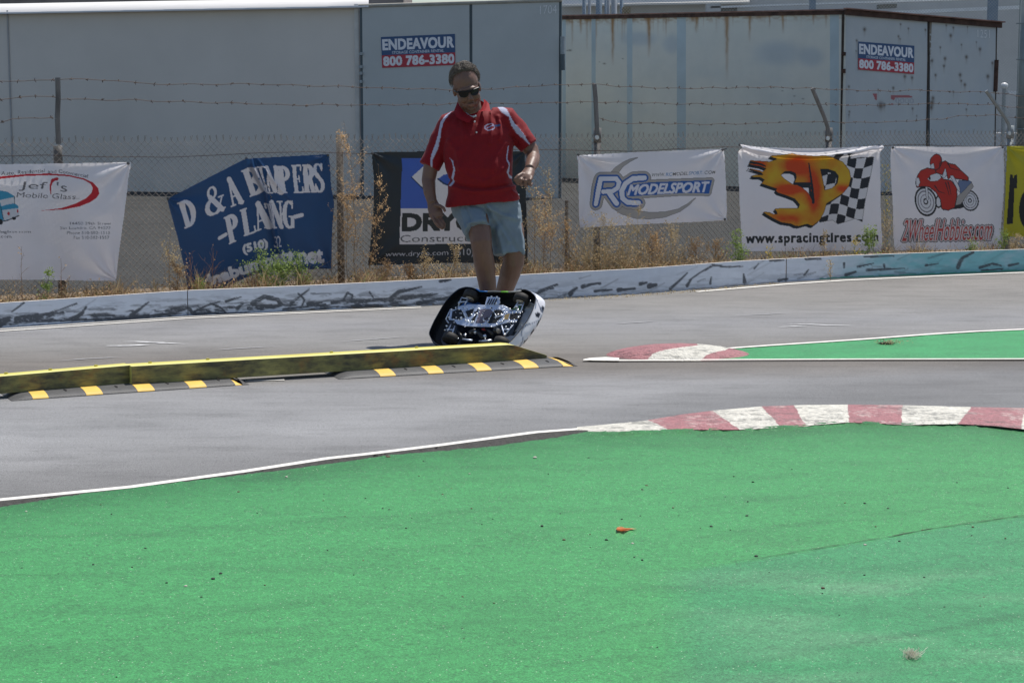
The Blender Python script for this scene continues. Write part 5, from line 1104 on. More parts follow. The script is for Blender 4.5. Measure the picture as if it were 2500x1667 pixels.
V, Fc = leaf_arr(C_, .012, rg, .4); o = link('tangled_seed', mesh_np(V, Fc), m_seed); tag(o, kind='stuff')
# low dry grass along the fence foot : nobody could count it
rg = np.random.RandomState(11); A, B, VV, nV = [], [], [], 0
def grass(n_, u0, u1, h0, h1, seed, offr=(-.1, .5), dens=None):
    rg = np.random.RandomState(seed); V = []
    for _ in range(n_):
        u_ = rg.uniform(u0, u1)
        if dens is not None and rg.rand() > dens(u_): continue
        p = wb(u_, rg.uniform(*offr)); h_ = rg.uniform(h0, h1) * (.4 + .9 * vnoise(np.array(u_ / 35.0), np.array(0.0), 3)); a = rg.uniform(0, 2 * np.pi)
        d = np.array([math.cos(a), math.sin(a) * .6, 0]); w_ = rg.uniform(.0009, .0024); l = rg.uniform(.2, 1.3) * h_
        s_ = np.array([-d[1], d[0], 0]) * w_ + np.array([w_ * .6, 0, 0]); m_ = p + d * l * .3 + [0, 0, h_ * .6]; t_ = p + d * l + [0, 0, h_]
        V += [p - s_, p + s_, m_ + s_ * .8, m_ - s_ * .8, m_ - s_ * .8, m_ + s_ * .8, t_ + s_ * .15, t_ - s_ * .15]
    V = np.array(V); return mesh_np(V, np.arange(len(V)).reshape(-1, 4))
dn = lambda u_: .25 + .75 * float(vnoise(np.array(u_ / 60.0), np.array(0.3), 7)) + (.3 if u_ < 320 or 880 < u_ < 1320 or 1400 < u_ < 1650 else 0)
o = link('dry_grass', grass(8000, -100, 2600, .05, .20, 1, dens=dn), m_seedd); tag(o, kind='stuff')
o = link('straw_grass', grass(7000, -100, 2600, .05, .22, 2, dens=dn), m_straw); tag(o, kind='stuff')
o = link('brown_grass', grass(6000, -100, 2600, .05, .20, 3, dens=dn), m_rst); tag(o, kind='stuff')
o = link('green_grass', grass(3000, -100, 2600, .05, .17, 4, dens=lambda u_: .15 + .5 * (1450 < u_ < 1600) + .4 * (u_ > 1780) + .3 * (480 < u_ < 760)), m_glf); tag(o, kind='stuff')
us = np.array([q_ for q_ in np.random.RandomState(8).uniform(-100, 2600, 5200) if np.random.rand() < dn(q_)]); rq = np.random.RandomState(9)
C_ = np.array([wb(q_, rq.uniform(-.05, .45)) + [0, 0, rq.uniform(.02, .15) * (.4 + .9 * vnoise(np.array(q_ / 35.0), np.array(0.0), 3))] for q_ in us])
for nm_, mm_, sl in (('seed_litter', m_seed, slice(0, None, 3)), ('brown_leaf_litter', m_seedd, slice(1, None, 3)), ('olive_leaf_litter', m_olive, slice(2, None, 3))):
    V, Fc = leaf_arr(C_[sl], .022, rq, .5); o = link(nm_, mesh_np(V, Fc), mm_); tag(o, kind='stuff')
# debris strip at the barrier foot
rg = np.random.RandomState(5); us = rg.uniform(1340, 1900, 700); vv = np.array([np.interp(q_, [a for a, _ in WB], [c for _, c in WB]) for q_ in us]) + rg.uniform(.5, 7, 700) * (1 - np.abs(us - 1600) / 400 * .5)
C_ = gp(us, vv, .003); V, Fc = leaf_arr(C_, .012, rg, .2); o = link('dry_litter', mesh_np(V, Fc), m_straw); tag(o, kind='stuff')
# stones on the turf and track
m_stone = [mat('dark_stone', (.035, .04, .035), .8, var=.3, vs=60), mat('brown_stone', (.14, .09, .06), .85, var=.3, vs=60), mat('pale_stone', (.55, .5, .42), .8, var=.2, vs=60)]
def stone(u_, v_, px_, mi, seed, z=.012):
    rg = np.random.RandomState(seed); c = gp(u_, v_, z); c = gp(u_, v_, float(tz(c[0], c[1]))); r_ = px_ * 1.35 / ((v_ - 267)) / 2 * 1.0
    r_ *= 1.35; mb = MB(); bmesh.ops.create_icosphere(mb.bm, subdivisions=2, radius=1)
    off = rg.uniform(0, 9, 3)
    for q in mb.bm.verts:
        k = 1 + .5 * (float(vnoise(np.array(q.co.x * 1.4 + off[0] + 5), np.array(q.co.y * 1.4 + q.co.z * 1.1 + off[1] + 5), 3)) - .5)
        q.co = Vector((q.co.x * r_ * k * 1.15, q.co.y * r_ * k, q.co.z * r_ * .6 * k))
    o = mb.obj('small_stone', m_stone[mi], None, True); o.location = Vector([float(a) for a in c]) + Vector((0, 0, r_ * .3)); o.rotation_euler = (0, 0, rg.uniform(0, 6)); return o
c1k = CR(3.92, 1300, 1150); c8 = CR(3.36, 800, 1000); cB = CR(2.613, 0, 1050)
ST = []
for f_, L in ((c1k, [(303, 660, 8, 1), (708, 660, 9, 0), (957, 694, 7, 2), (855, 459, 5, 0), (1090, 141, 7, 1), (1710, 530, 8, 0), (2050, 430, 8, 0), (2140, 816, 8, 0), (1398, 427, 4, 0), (1345, 351, 5, 1), (92, 526, 7, 0), (552, 603, 4, 1), (1030, 427, 4, 0), (1928, 52, 5, 0), (1847, 248, 3, 0), (268, 408, 4, 0), (1607, 549, 4, 0), (2060, 292, 5, 0)]),
              (c8, [(497, 393, 13, 1), (785, 422, 4, 0), (942, 695, 5, 1), (1017, 650, 6, 1), (505, 820, 5, 0), (1180, 812, 6, 1), (643, 972, 6, 0), (690, 890, 4, 0), (1700, 396, 10, 2), (2138, 398, 6, 0), (1810, 528, 4, 0), (142, 875, 4, 1), (1163, 526, 5, 2), (1265, 940, 4, 0), (310, 727, 4, 0), (1355, 895, 4, 0), (1908, 853, 4, 0)]),
              (cB, [(167, 520, 6, 2), (643, 475, 4, 1), (711, 535, 4, 0), (1062, 973, 6, 0), (1360, 949, 10, 0), (1408, 915, 9, 0), (372, 918, 5, 0), (1641, 530, 4, 0), (2090, 766, 4, 0), (1940, 800, 4, 0), (2316, 833, 5, 1), (1521, 395, 6, 1), (1827, 300, 7, 2), (823, 441, 4, 0), (2062, 450, 4, 1), (1184, 996, 8, 2), (1690, 988, 5, 1)]),
              (s35, [(155, 530, 8, 0), (703, 792, 9, 1), (1045, 97, 6, 0), (1235, 139, 6, 0), (1328, 407, 6, 0), (1930, 292, 7, 1), (1697, 948, 7, 0), (1048, 438, 8, 2), (1530, 703, 6, 0), (1990, 935, 4, 1), (2197, 382, 5, 1), (1520, 318, 7, 1)])):
    for x, y, p_, mi in L:
        (a, b_), = f_([(x, y)]); ST.append((a, b_, p_ / 3.0 * 2.1 if f_ is not c8 else p_ / 3.36 * 2.3, mi))
for i in range(34):
    u_ = rg.uniform(20, 2480); lo = float(np.interp(u_, [a for a, _ in GE], [c for _, c in GE])) + 30; v_ = rg.uniform(lo, 1660); ST.append((u_, v_, rg.uniform(2.5, 4.5), 0 if rg.rand() < .75 else 1))
LB = ('small dark stone lying loose on the green turf', 'small brown stone lying loose on the green turf', 'small pale stone lying loose on the green turf')
GP = ('dark stones on the turf', 'brown stones on the turf', 'pale stones on the turf')
for i, (u_, v_, p_, mi) in enumerate(ST):
    o = stone(u_, v_, p_, mi, 200 + i); tag(o, LB[mi], 'stone', GP[mi])
    if abs(u_ - 948) < 2 and p_ > 7: tag(o, 'largest brown stone, lodged against the broken track edge')
    if mi == 2 and i == 2: tag(o, 'pale stone just below the orange leaf')
# orange leaf
mb = MB(); q = c1k([(800, 552), (815, 532), (850, 528), (885, 540), (940, 545), (1000, 549), (940, 556), (890, 568), (850, 572), (812, 566)])
cen = gp(*q[0], .02); top_ = [gp(a, b_, .030 if i in (1, 2, 3) else .014 + .004 * (i % 2)) for i, (a, b_) in enumerate(q)]
vsn = [mb.bm.verts.new(Vector([float(c) for c in t_])) for t_ in top_]; cc = mb.bm.verts.new(Vector([float(c) for c in gp(*c1k([(880, 553)])[0], .016)]))
for i in range(len(vsn)): mb.bm.faces.new((vsn[i], vsn[(i + 1) % len(vsn)], cc))
o = mb.obj('fallen_leaf', mat('orange_leaf', (.95, .45, .24), .6, var=.3, vs=60, trans=.3), None); tag(o, 'curled orange dry leaf lying alone on the green turf', 'leaf')
# small tuft and frayed turf by the wedge
rg = np.random.RandomState(31); cu_ = cw([(1690, 168)])[0]; us = rg.normal(cu_[0], 18, 160); vv = rg.normal(cu_[1] + 2, 2.2, 160); V, Fc = leaf_arr(gp(us, vv, .018), .011, rg, .1)
o = link('torn_turf_fringe', mesh_np(V, Fc), m_straw); tag(o, 'frayed pale fringe of torn turf at the far edge of the green wedge', 'turf fringe')
q = MB(); q.ell(gp(*cw([(1665, 178)])[0], .012), (.05, .02, .006)); o = q.obj('turf_hole', mat('hole', (.01, .012, .01), 1)); tag(o, 'dark torn hole in the green wedge beside its far line', 'hole')
c_ = s35([(1430, 1345)])[0]; us = rg.normal(c_[0], 8, 120); vv = rg.normal(c_[1], 5, 120); A_ = gp(us, vv, .014); B_ = A_ + rg.normal(size=(120, 3)) * [.010, .008, .0] + np.c_[np.zeros(120), np.zeros(120), rg.uniform(.004, .018, 120)]; V, Fc = segs_me(A_, B_, .0007, 3)
o = link('dry_tuft', mesh_np(V, Fc), mat('pale_tuft', (.85, .82, .7), .8, var=.3, vs=40, trans=.3)); tag(o, 'small pale dry tuft on the turf near the lower right corner', 'tuft')
# ================================================================ BEAMS AND RUBBER HUMPS
m_beam, n, b, _ = new_mat('yellow_beam_paint'); v = coords(n)
c = ramp(n, noise(n, v, 3, 4), [(.3, (.80, .74, .20)), (.7, (.72, .64, .13))])
geo = N(n, 'ShaderNodeAttribute'); geo.attribute_name = 'Dirt'
st = noise(n, coords(n, (1.0, 1, 2.4), (0, R(35), 0)), 5, 6, .7); st2 = noise(n, coords(n, (.7, 1, 3.5), (0, R(-20), 0)), 11, 5, .65)
dm = ramp(n, mathn(n, 'ADD', mathn(n, 'MULTIPLY', st, .65), mathn(n, 'MULTIPLY', st2, .35)), [(.38, .60), (.58, .97)])  # low stop darkens the whole front face as painted shade, stains come on top
c = mix(n, mathn(n, 'MULTIPLY', dm, geo.outputs['Fac']), c, (.045, .042, .03)); c = mix(n, mathn(n, 'MULTIPLY', ramp(n, noise(n, v, 9, 3), [(.55, 0.0), (.7, .6)]), geo.outputs['Fac']), c, (.28, .13, .03))
n.links.new(c, b.inputs['Base Color']); b.inputs['Roughness'].default_value = .5; bump(n, b, st2, .25, .003)
m_screw = mat('yellow_screw', (.45, .40, .06), .5, metal=.2)
HB = .024
def beam(label, L, Rr, TL, TR, depth, slope_end=None, screws=()):
    """L,R = px of the front bottom edge ends; TL,TR = px of the front top edge ends"""
    a = gp(*L, HB); b_ = gp(*Rr, HB); h0 = yp(*TL, a[1])[2] - HB; h1 = yp(*TR, yp(TR[0], TR[1], np.interp(TR[0], [L[0], Rr[0]], [a[1], b_[1]]))[1])[2] - HB
    d = (b_ - a); Lg = np.linalg.norm(d); d /= Lg; nb = np.array([-d[1], d[0], 0])
    nseg = 60; S_ = np.linspace(0, Lg, nseg); H = np.interp(S_, [0, Lg], [h0, h1])
    if slope_end: k = (Lg - slope_end) ; H = np.where(S_ > k, np.interp(S_, [k, Lg], [h1, .016]), np.interp(S_, [0, k], [h0, h1]))
    P = a + d * S_[:, None]; rows = []
    for j in range(5): rows.append(P + np.stack([0 * S_, 0 * S_, H * j / 4], 1))
    front = rows; topf = [P + np.stack([0 * S_, 0 * S_, H + .0015], 1), P + nb * depth + np.stack([0 * S_, 0 * S_, H + .0015], 1)]
    rows = np.array(front + topf + [P + nb * depth]); V = rows.reshape(-1, 3); H_, W__ = rows.shape[:2]
    idx = np.arange(H_ * W__).reshape(H_, W__); q = np.stack([idx[:-1, :-1], idx[:-1, 1:], idx[1:, 1:], idx[1:, :-1]], -1).reshape(-1, 4)
    me = mesh_np(V, q); at_ = me.attributes.new('Dirt', 'FLOAT', 'POINT'); dd = np.ones(len(V)); dd[5 * W__:] = .12; at_.data.foreach_set('value', dd.astype(np.float32))  # front gets stains plus painted shade; top stays bright as if sunlit
    root = thing('yellow_beam', label, 'beam', a); link('plank', me, m_beam, root)
    for e_ in (0, nseg - 1):
        pt = [rows[0][e_], rows[4][e_], rows[6][e_], rows[7][e_]]; MB().poly([Vector(x_) for x_ in pt]).obj('end_face', m_beam, root)
    for s_ in screws:
        c_ = a + d * Lg * s_ + nb * (depth - .02); zt = HB + np.interp(Lg * s_, S_, H); MB().tube([(c_[0], c_[1], zt - .004), (c_[0], c_[1], zt + .008)], .009, n=8).obj('screw', m_screw, root)
    return root
beam('left dirty yellow wooden beam resting on the left rubber hump, cut by the frame', (-330, 988), (320, 935), (-330, 948), (320, 892), .088, screws=(.28, .53, .70, .88))
beam('long dirty yellow wooden beam with a tapered right end in front of the toy car', (322, 938), (1335, 875), (322, 895), (1237, 842), .105, slope_end=.205, screws=(.05, .18, .47, .68))
m_rub, n, b, _ = new_mat('black_rubber'); v = coords(n)
ck = N(n, 'ShaderNodeTexChecker'); ck.inputs['Scale'].default_value = 130; n.links.new(coords(n, (1, 1, .2), (0, 0, R(-19))), ck.inputs['Vector'])
c = mix(n, .35, ramp(n, noise(n, v, 18, 4), [(.3, (.05, .05, .05)), (.7, (.10, .10, .10))]), mix(n, ck.outputs['Fac'], (.025, .025, .025), (.17, .17, .17)))
n.links.new(c, b.inputs['Base Color']); b.inputs['Roughness'].default_value = .6; bump(n, b, ck.outputs['Fac'], .6, .004)
m_rubs = mat('side_rubber', (.05, .05, .052), .7, var=.5, vs=60, bs=60, bst=.6, bd=.004)
m_ystr = mat('yellow_insert', (.82, .52, .10), .6, var=.1, vs=20, bs=120, bst=.4, bd=.002)
m_slot = mat('slot', (.008, .008, .008), .8)
PRF = [(-.012, .0), (-.008, .006), (.02, .014), (.06, .020), (.11, .0225), (.15, .0235), (.20, .0235), (.25, .018), (.285, .008), (.29, 0)]
def hump(label, pL, pR, plan, ends, slots):
    """pL,pR px of the front foot line ends; plan = list of (u0,u1) px on the foot line for yellow inserts"""
    a = gp(*pL, 0); b_ = gp(*pR, 0); d = b_ - a; Lg = np.linalg.norm(d); d /= Lg; nb = np.array([-d[1], d[0], 0])
    def s_at(u_):
        v_ = np.interp(u_, [pL[0], pR[0]], [pL[1], pR[1]]); return float((gp(u_, v_, 0) - a) @ d)
    root = thing('rubber_speed_hump', label, 'speed hump', a)
    def piece(s0, s1, m, nm, lift=0, taper0=0, taper1=0):
        xs_ = np.linspace(s0, s1, max(3, int((s1 - s0) / .02))); G = []
        for x_, z_ in PRF:
            edge = 1.0
            row = []
            for s_ in xs_:
                t0_ = clamp01((s_ - s0) / taper0) if taper0 else 1; t1_ = clamp01((s1 - s_) / taper1) if taper1 else 1; t_ = min(t0_, t1_); row.append(a + d * s_ + nb * x_ + np.array([0, 0, .002 + (z_ + lift) * (t_ ** .6)]))
            G.append(row)
        G = np.array(G); return link(nm, grid_me(G), m, root, False)
    Y_ = [(s_at(u0), s_at(u1)) for u0, u1 in plan]; e0, e1 = s_at(ends[0]), s_at(ends[1]); cur = e0
    for i, (y0, y1) in enumerate(Y_):
        if y0 > cur + .005: piece(cur, y0, m_rub, 'rubber_block', taper0=.07 if i == 0 else 0)
        piece(y0, y1, m_ystr, 'yellow_insert', lift=.0012, taper0=.08 if y0 <= cur + .005 and i == 0 else 0, taper1=.05 if (y1 > e1 - .05) else 0); cur = y1
    if cur < e1 - .004: piece(cur, e1, m_rubs, 'end_cap', taper1=max(.03, e1 - cur))
    for u_ in slots:
        s_ = s_at(u_); c_ = a + d * s_ + nb * .075 + np.array([0, 0, .0215]); R_ = Matrix.Rotation(math.atan2(nb[1], nb[0]), 3, 'Z')
        MB().ell(c_, (.026, .0075, .005), rot=R_).obj('slot', m_slot, root)
    Ee = [a + d * (e1 - .001) + nb * x_ + np.array([0, 0, z_ * .3]) for x_, z_ in PRF]
    return root
q = lambda x: x / 3.36
hump('left black and yellow rubber speed hump lying under the left beam', (118, 972), (606, 938.5), [(q(205) + 14, q(395)), (q(705), q(840)), (q(1125), q(1265)), (q(1550), q(1690)), (q(1925), q(1985))], (18, 608), [q(565), q(985), q(1405), q(1825)])
q = lambda x: 700 + x / 3.136
hump('right black and yellow rubber speed hump lying under the tapered beam end', (866, 923.5), (1409, 893), [(q(712), q(830)), (q(1080), q(1196)), (q(1450), q(1563)), (q(1810), q(1923)), (q(2110), q(2190))], (822, 1409), [q(945), q(1315), q(1690), q(2035)])
# ================================================================ TOY CAR, tipped up on its side behind the beam
cK = CR(5.88, 1000, 680)
KX = np.array([.85, -.53, 0.0]); KX /= np.linalg.norm(KX); KW = np.array([.35, .56, .75]); KW -= KX * (KW @ KX); KW /= np.linalg.norm(KW); KH = np.cross(KX, -KW); KH /= np.linalg.norm(KH)
KC = yp(1185, 775, 10.33)
def kl(x, w_, h): return KC + KX * x + KW * w_ + KH * h
def kp(pts, h=0.0):     # photo px (5.88 crop) -> local x,w on the plane at height h
    out = []
    for u_, v_ in cK(pts):
        P = planep(np.array([u_]), np.array([v_]), KC + KH * h, KH)[0] - KC; out.append((P @ KX, P @ KW))
    return out
car = thing('toy_race_car', 'radio controlled race car rolled up on its side, its metal underside facing the camera', 'toy car', (KC[0], KC[1], 0))
def kprism(name, pts, h0, th, m, smooth=False):
    mb = MB(); mb.prism([kl(x, w_, h0) for x, w_ in pts], KH * th); return mb.obj(name, m, car)
m_alu = mat('anodised_plate', (.62, .68, .80), .45, metal=.7, var=.15, vs=30, bs=80, bst=.2, bd=.001)
m_alu2 = mat('bare_alloy', (.62, .66, .74), .3, metal=.9, var=.1, vs=30)
m_chr = mat('chrome_screw', (1, 1, 1), .30, metal=1, var=0)
m_blk = mat('black_plastic', (.014, .015, .018), .35, var=.3, vs=30)
m_blkm = mat('matt_black', (.008, .009, .011), .6, var=0)
m_tank = mat('smoky_tank', (.16, .13, .16), .15, var=.3, vs=25, coat=.5)
m_tyre = mat('tyre_rubber', (.022, .021, .02), .7, var=.4, vs=40, bs=90, bst=.3, bd=.002)
m_hub = mat('wheel_rim', (.40, .36, .32), .4, var=.3, vs=30)
plate = kp([(560, 590), (590, 440), (650, 445), (700, 400), (870, 368), (1100, 380), (1330, 380), (1385, 425), (1440, 440), (1600, 468), (1570, 560), (1530, 625), (1400, 630), (1300, 655), (1200, 692), (980, 690), (800, 682), (680, 650), (640, 600)])
kprism('chassis_plate', plate, 0, .004, m_alu)
for pts, m, nm in (([(615, 470), (700, 440), (745, 450), (795, 560), (720, 590), (600, 575)], m_blkm, 'gear_opening'), ([(800, 470), (925, 435), (900, 520), (845, 560)], m_blkm, 'opening'), ([(925, 545), (975, 440), (990, 440), (930, 620), (890, 600)], m_blkm, 'opening'),
                   ([(1000, 455), (1090, 432), (1170, 445), (1190, 475), (1130, 600), (1050, 640), (945, 640), (985, 540)], m_tank, 'fuel_tank'), ([(1215, 450), (1315, 450), (1345, 490), (1330, 540), (1235, 640), (1130, 645), (1150, 590)], m_blkm, 'flywheel_opening'),
                   ([(1445, 505), (1590, 492), (1565, 585), (1430, 590)], m_blkm, 'gear_opening'), ([(1370, 520), (1440, 500), (1410, 590), (1350, 580)], mat('brass', (.28, .20, .09), .5), 'brass_block')):
    kprism(nm, kp(pts), -.0015, .004, m)
def ktube(name, pts, r, m, h=0.0, n=8):
    q = [kl(x, w_, h) for x, w_ in kp(pts, h)]; return MB().tube(q, r, n=n).obj(name, m, car, True)
ktube('pull_rod', [(765, 462), (810, 562)], .0035, m_chr, -.004); ktube('pull_rod', [(1205, 470), (1250, 548)], .003, m_chr, -.004)
ktube('brace', [(945, 515), (880, 590)], .003, m_alu, -.002); ktube('brace', [(1060, 590), (1110, 620)], .002, m_alu, -.002); ktube('brace', [(1240, 560), (1350, 520)], .004, m_alu, -.002)
for L in ([(700, 400), (745, 275)], [(790, 380), (840, 290)], [(700, 340), (830, 330)], [(745, 275), (840, 290)], [(600, 655), (530, 785)], [(650, 680), (610, 800)], [(530, 730), (640, 740)], [(590, 440), (522, 582)], [(522, 582), (560, 640)],
          [(1320, 670), (1360, 812)], [(1490, 655), (1370, 812)], [(1340, 730), (1430, 730)], [(1500, 430), (1570, 320)], [(1600, 470), (1640, 340)], [(1545, 380), (1620, 380)], [(1330, 385), (1420, 430)]):
    ktube('suspension_arm', L, .0042, m_alu, .006)
mb = MB(); q = kp([(1085, 380), (1115, 268), (1290, 272), (1300, 350), (1270, 385)]); kprism('servo_plate', q, -.003, .006, m_alu)
for k in range(4): ktube('heat_fin', [(1110 + 34 * k, 370), (1150 + 34 * k, 290)], .0026, m_blkm, -.006)
SCR = [(1177, 262, 5), (1255, 265, 5), (1290, 290, 5), (1245, 352, 4), (1120, 365, 2), (707, 358, 4), (665, 420, 4), (605, 443, 4), (712, 443, 4), (793, 428, 3), (822, 407, 2.5), (880, 432, 3), (910, 408, 3), (993, 436, 4), (1160, 420, 4), (1205, 468, 4), (1070, 395, 2), (1282, 425, 2), (1325, 405, 2), (765, 470, 4), (795, 518, 3.5), (888, 515, 4), (970, 505, 4), (1033, 533, 4.5), (1270, 515, 4), (1318, 515, 4.5), (1358, 445, 2.5), (1440, 440, 5), (1395, 485, 2.5), (1480, 490, 2.5), (1530, 490, 3.5), (1590, 500, 3), (1620, 480, 2.5), (1538, 402, 7), (1555, 455, 6), (565, 555, 4), (525, 580, 3), (670, 560, 3.5), (742, 565, 6.5), (705, 592, 3.5), (635, 585, 3), (803, 597, 3.5), (838, 610, 4.5), (888, 625, 4.5), (912, 622, 4), (1240, 540, 3.5), (1142, 577, 4), (1122, 617, 3.5), (1067, 607, 3), (1350, 588, 4.5), (1328, 615, 3.5), (1290, 618, 2.5), (1430, 595, 3), (1458, 620, 4), (1485, 627, 3.5), (1525, 622, 3), (1412, 622, 2.5), (1562, 558, 5), (1500, 592, 3), (1035, 657, 4.5), (1070, 665, 3), (1100, 655, 2), (1150, 665, 2.5), (1172, 690, 3), (1248, 652, 2.5), (532, 682, 5), (556, 735, 5.5), (507, 740, 3.5), (1385, 692, 4), (1366, 803, 5), (697, 860, 3), (800, 810, 6), (1085, 865, 3), (640, 630, 2.5), (795, 690, 2), (1735, 318, 2), (1360, 490, 2.5)]
for x_, y_, r_ in SCR:
    (a, b_), = kp([(x_, y_)], -.003); MB().ell(kl(a, b_, -.003), (.00105 * r_ + .0012,) * 3, u=10, v=8).obj('screw', m_chr, car, True)
rk = np.random.RandomState(4)
for _ in range(46):
    x_, y_ = rk.uniform(600, 1580), rk.uniform(400, 660); a_ = rk.uniform(0, 6.28); l_ = rk.uniform(12, 60); ktube('fitting', [(x_, y_), (x_ + l_ * math.cos(a_), y_ + l_ * .6 * math.sin(a_))], rk.uniform(.0012, .003), m_alu2 if rk.rand() < .6 else m_blkm, -.0035, 6)
# wheels
def wheel3(x, w_, s_):
    c = kl(x, w_, .016); t = MB(); t.tube([c - KW * .021, c - KW * .017, c + KW * .017, c + KW * .021], [.040, .047, .047, .040], n=30, cap=True)
    o = t.obj('wheel', m_tyre, car, True); MB().tube([c - KW * (.0225 * s_), c - KW * (.016 * s_)], [.026, .027], n=24).obj('rim', m_hub, o, True)
    MB().tube([c - KW * (.0235 * s_), c - KW * (.02 * s_)], [.009, .011], n=12).obj('wheel_nut', m_alu2, o, True)
for x, w_ in ((-.168, .150), (-.178, -.150), (.172, .150), (.165, -.152)): wheel3(x, w_, 1 if w_ > 0 else -1)
# engine bay shapes behind and below the plate
for a, b_, r_, m in (([(860, 790), (960, 740)], None, .016, m_blk), ([(930, 710), (905, 790)], None, .006, m_hub), ([(980, 760), (1060, 860)], None, .012, m_blk), ([(1230, 720), (1290, 760)], None, .014, m_hub), ([(1100, 720), (1200, 800)], None, .010, m_blk), ([(700, 760), (760, 860)], None, .010, m_blk), ([(1000, 900), (1180, 890)], None, .007, m_alu2), ([(760, 870), (900, 890)], None, .006, m_alu)):
    ktube('engine_part', a, r_, m, .02)
for x_, y_, r_ in ((945, 770, .012), (800, 812, .010), (1240, 750, .018), (1080, 830, .012)):
    (a, b_), = kp([(x_, y_)], .02); MB().ell(kl(a, b_, .02), (r_, r_ * .8, r_)).obj('engine_part', m_alu2 if r_ < .013 else m_blk, car, True)
(a, b_), = kp([(1080, 730)], .03); MB().ell(kl(a, b_, .03), (.02, .012, .008)).obj('red_connector', mat('red_plug', (.3, .03, .03), .4), car, True)
# body shell : rim traced, then drawn in towards the roof
rim = kp([(275, 790), (300, 720), (350, 610), (440, 450), (520, 320), (600, 230), (700, 150), (800, 118), (900, 130), (970, 160), (1100, 195), (1350, 195), (1540, 180), (1650, 148), (1740, 190), (1812, 255), (1808, 330), (1770, 450), (1700, 590), (1600, 730), (1500, 850), (1400, 945), (1250, 1010), (900, 1020), (560, 1000), (400, 950), (320, 880)], -.006)
R0 = np.array(rim); Lc = np.r_[0, np.cumsum(np.linalg.norm(np.diff(np.vstack([R0, R0[:1]]), axis=0), axis=1))]; tt = np.linspace(0, Lc[-1], 181)[:-1]; RR = np.vstack([R0, R0[:1]])
R0 = np.stack([np.interp(tt, Lc, RR[:, k]) for k in (0, 1)], 1)
for _ in range(3): R0 = (np.roll(R0, 1, 0) + 2 * R0 + np.roll(R0, -1, 0)) / 4
cen = R0.mean(0)
def shell(scales, extra=0.0, inner=False):
    G, Cc = [], []
    for h, sx_, sw_ in scales:
        q = cen + (R0 - cen) * np.array([sx_, sw_]); q[:, 0] += .034 * math.sin(math.pi * min(max(h, 0) / .085, 1)) * np.clip(R0[:, 0] / .22, 0, 1); G.append([kl(x, w_, h) for x, w_ in q]); Cc.append([(x, w_, h) for x, w_ in q])
    G = np.array(G); Cc = np.array(Cc); return np.concatenate([G, G[:, :1]], 1), np.concatenate([Cc, Cc[:, :1]], 1)
prof = [(-.006, 1.0, 1.0), (.004, 1.012, 1.012), (.02, 1.022, 1.02), (.04, 1.025, 1.015), (.06, 1.0, .98), (.074, .90, .93), (.082, .76, .86), (.092, .60, .78), (.102, .46, .70), (.110, .30, .56), (.113, .1, .2), (.114, .01, .01)]
pf = np.array(prof); hs = np.interp(np.linspace(0, len(pf) - 1, 40), np.arange(len(pf)), pf[:, 0]); s1_ = np.interp(np.linspace(0, len(pf) - 1, 40), np.arange(len(pf)), pf[:, 1]); s2_ = np.interp(np.linspace(0, len(pf) - 1, 40), np.arange(len(pf)), pf[:, 2])
G, L = shell(list(zip(hs, s1_, s2_)))
c = np.ones(L.shape) * np.array([.02, .022, .028]); x, w_, h = L[..., 0], L[..., 1], L[..., 2]
white = (x > .17) | ((x > .1) & (w_ < -.05)); c[white] = (.80, .80, .84)
c[(x < -.02) & (w_ > .1)] = (.02, .14, .50); c[(x > .03) & (x < .13) & (w_ > .1)] = (.10, .45, .03)
for wx, hh_, rw, rh in ((-.05, .046, .024, .012), (.02, .043, .03, .010), (.10, .03, .02, .012), (-.11, .048, .02, .012), (.055, .020, .014, .010), (-.02, .06, .03, .01)):
    c[white & (((w_ - wx) / rw) ** 2 + ((h - hh_) / rh) ** 2 < 1)] = (.015, .016, .02)
c[white & (np.abs(h - .018 - .02 * np.sin(w_ * 30)) < .0025)] = (.25, .28, .36)
m_shell = mat('painted_shell', (1, 1, 1), .22, var=.05, vs=12, attr=True, coat=.6, bs=9, bst=.15, bd=.02)
link('body_shell', grid_me(G, col=c), m_shell, car, True)
G2, _ = shell([(a + .0015, b_ * .982, c_ * .982) for a, b_, c_ in zip(hs, s1_, s2_)]); link('shell_lining', grid_me(G2[:, ::-1]), m_blkm, car, True)
q = [kl(x, w_, -.006) for x, w_ in R0]; q.append(q[0])
MB().tube(q, .0022, n=6, cap=False).obj('rim_edge', mat('rim_edge', (.10, .10, .11), .4), car, True)
for pts, col_, nm in (([(960, 150), (1010, 182), (1115, 186)], (.03, .25, .75), 'blue_trim'), ([(1120, 188), (1200, 180), (1310, 188)], (.45, .45, .42), 'pale_trim'), ([(1310, 190), (1420, 192)], (.25, .75, .08), 'green_trim'), ([(1420, 192), (1520, 190), (1600, 178)], (.5, .5, .46), 'pale_trim'), ([(1812, 255), (1835, 300), (1830, 330)], (.75, .75, .8), 'pale_trim')):
    ktube(nm, pts, .0036, mat(nm, col_, .4, var=0), -.009)
(a, b_), = kp([(1140, 935)], -.004); MB().ell(kl(a, b_ , .0), (.012, .006, .006)).obj('green_clip', mat('green_clip', (.2, .5, .05), .5), car, True)
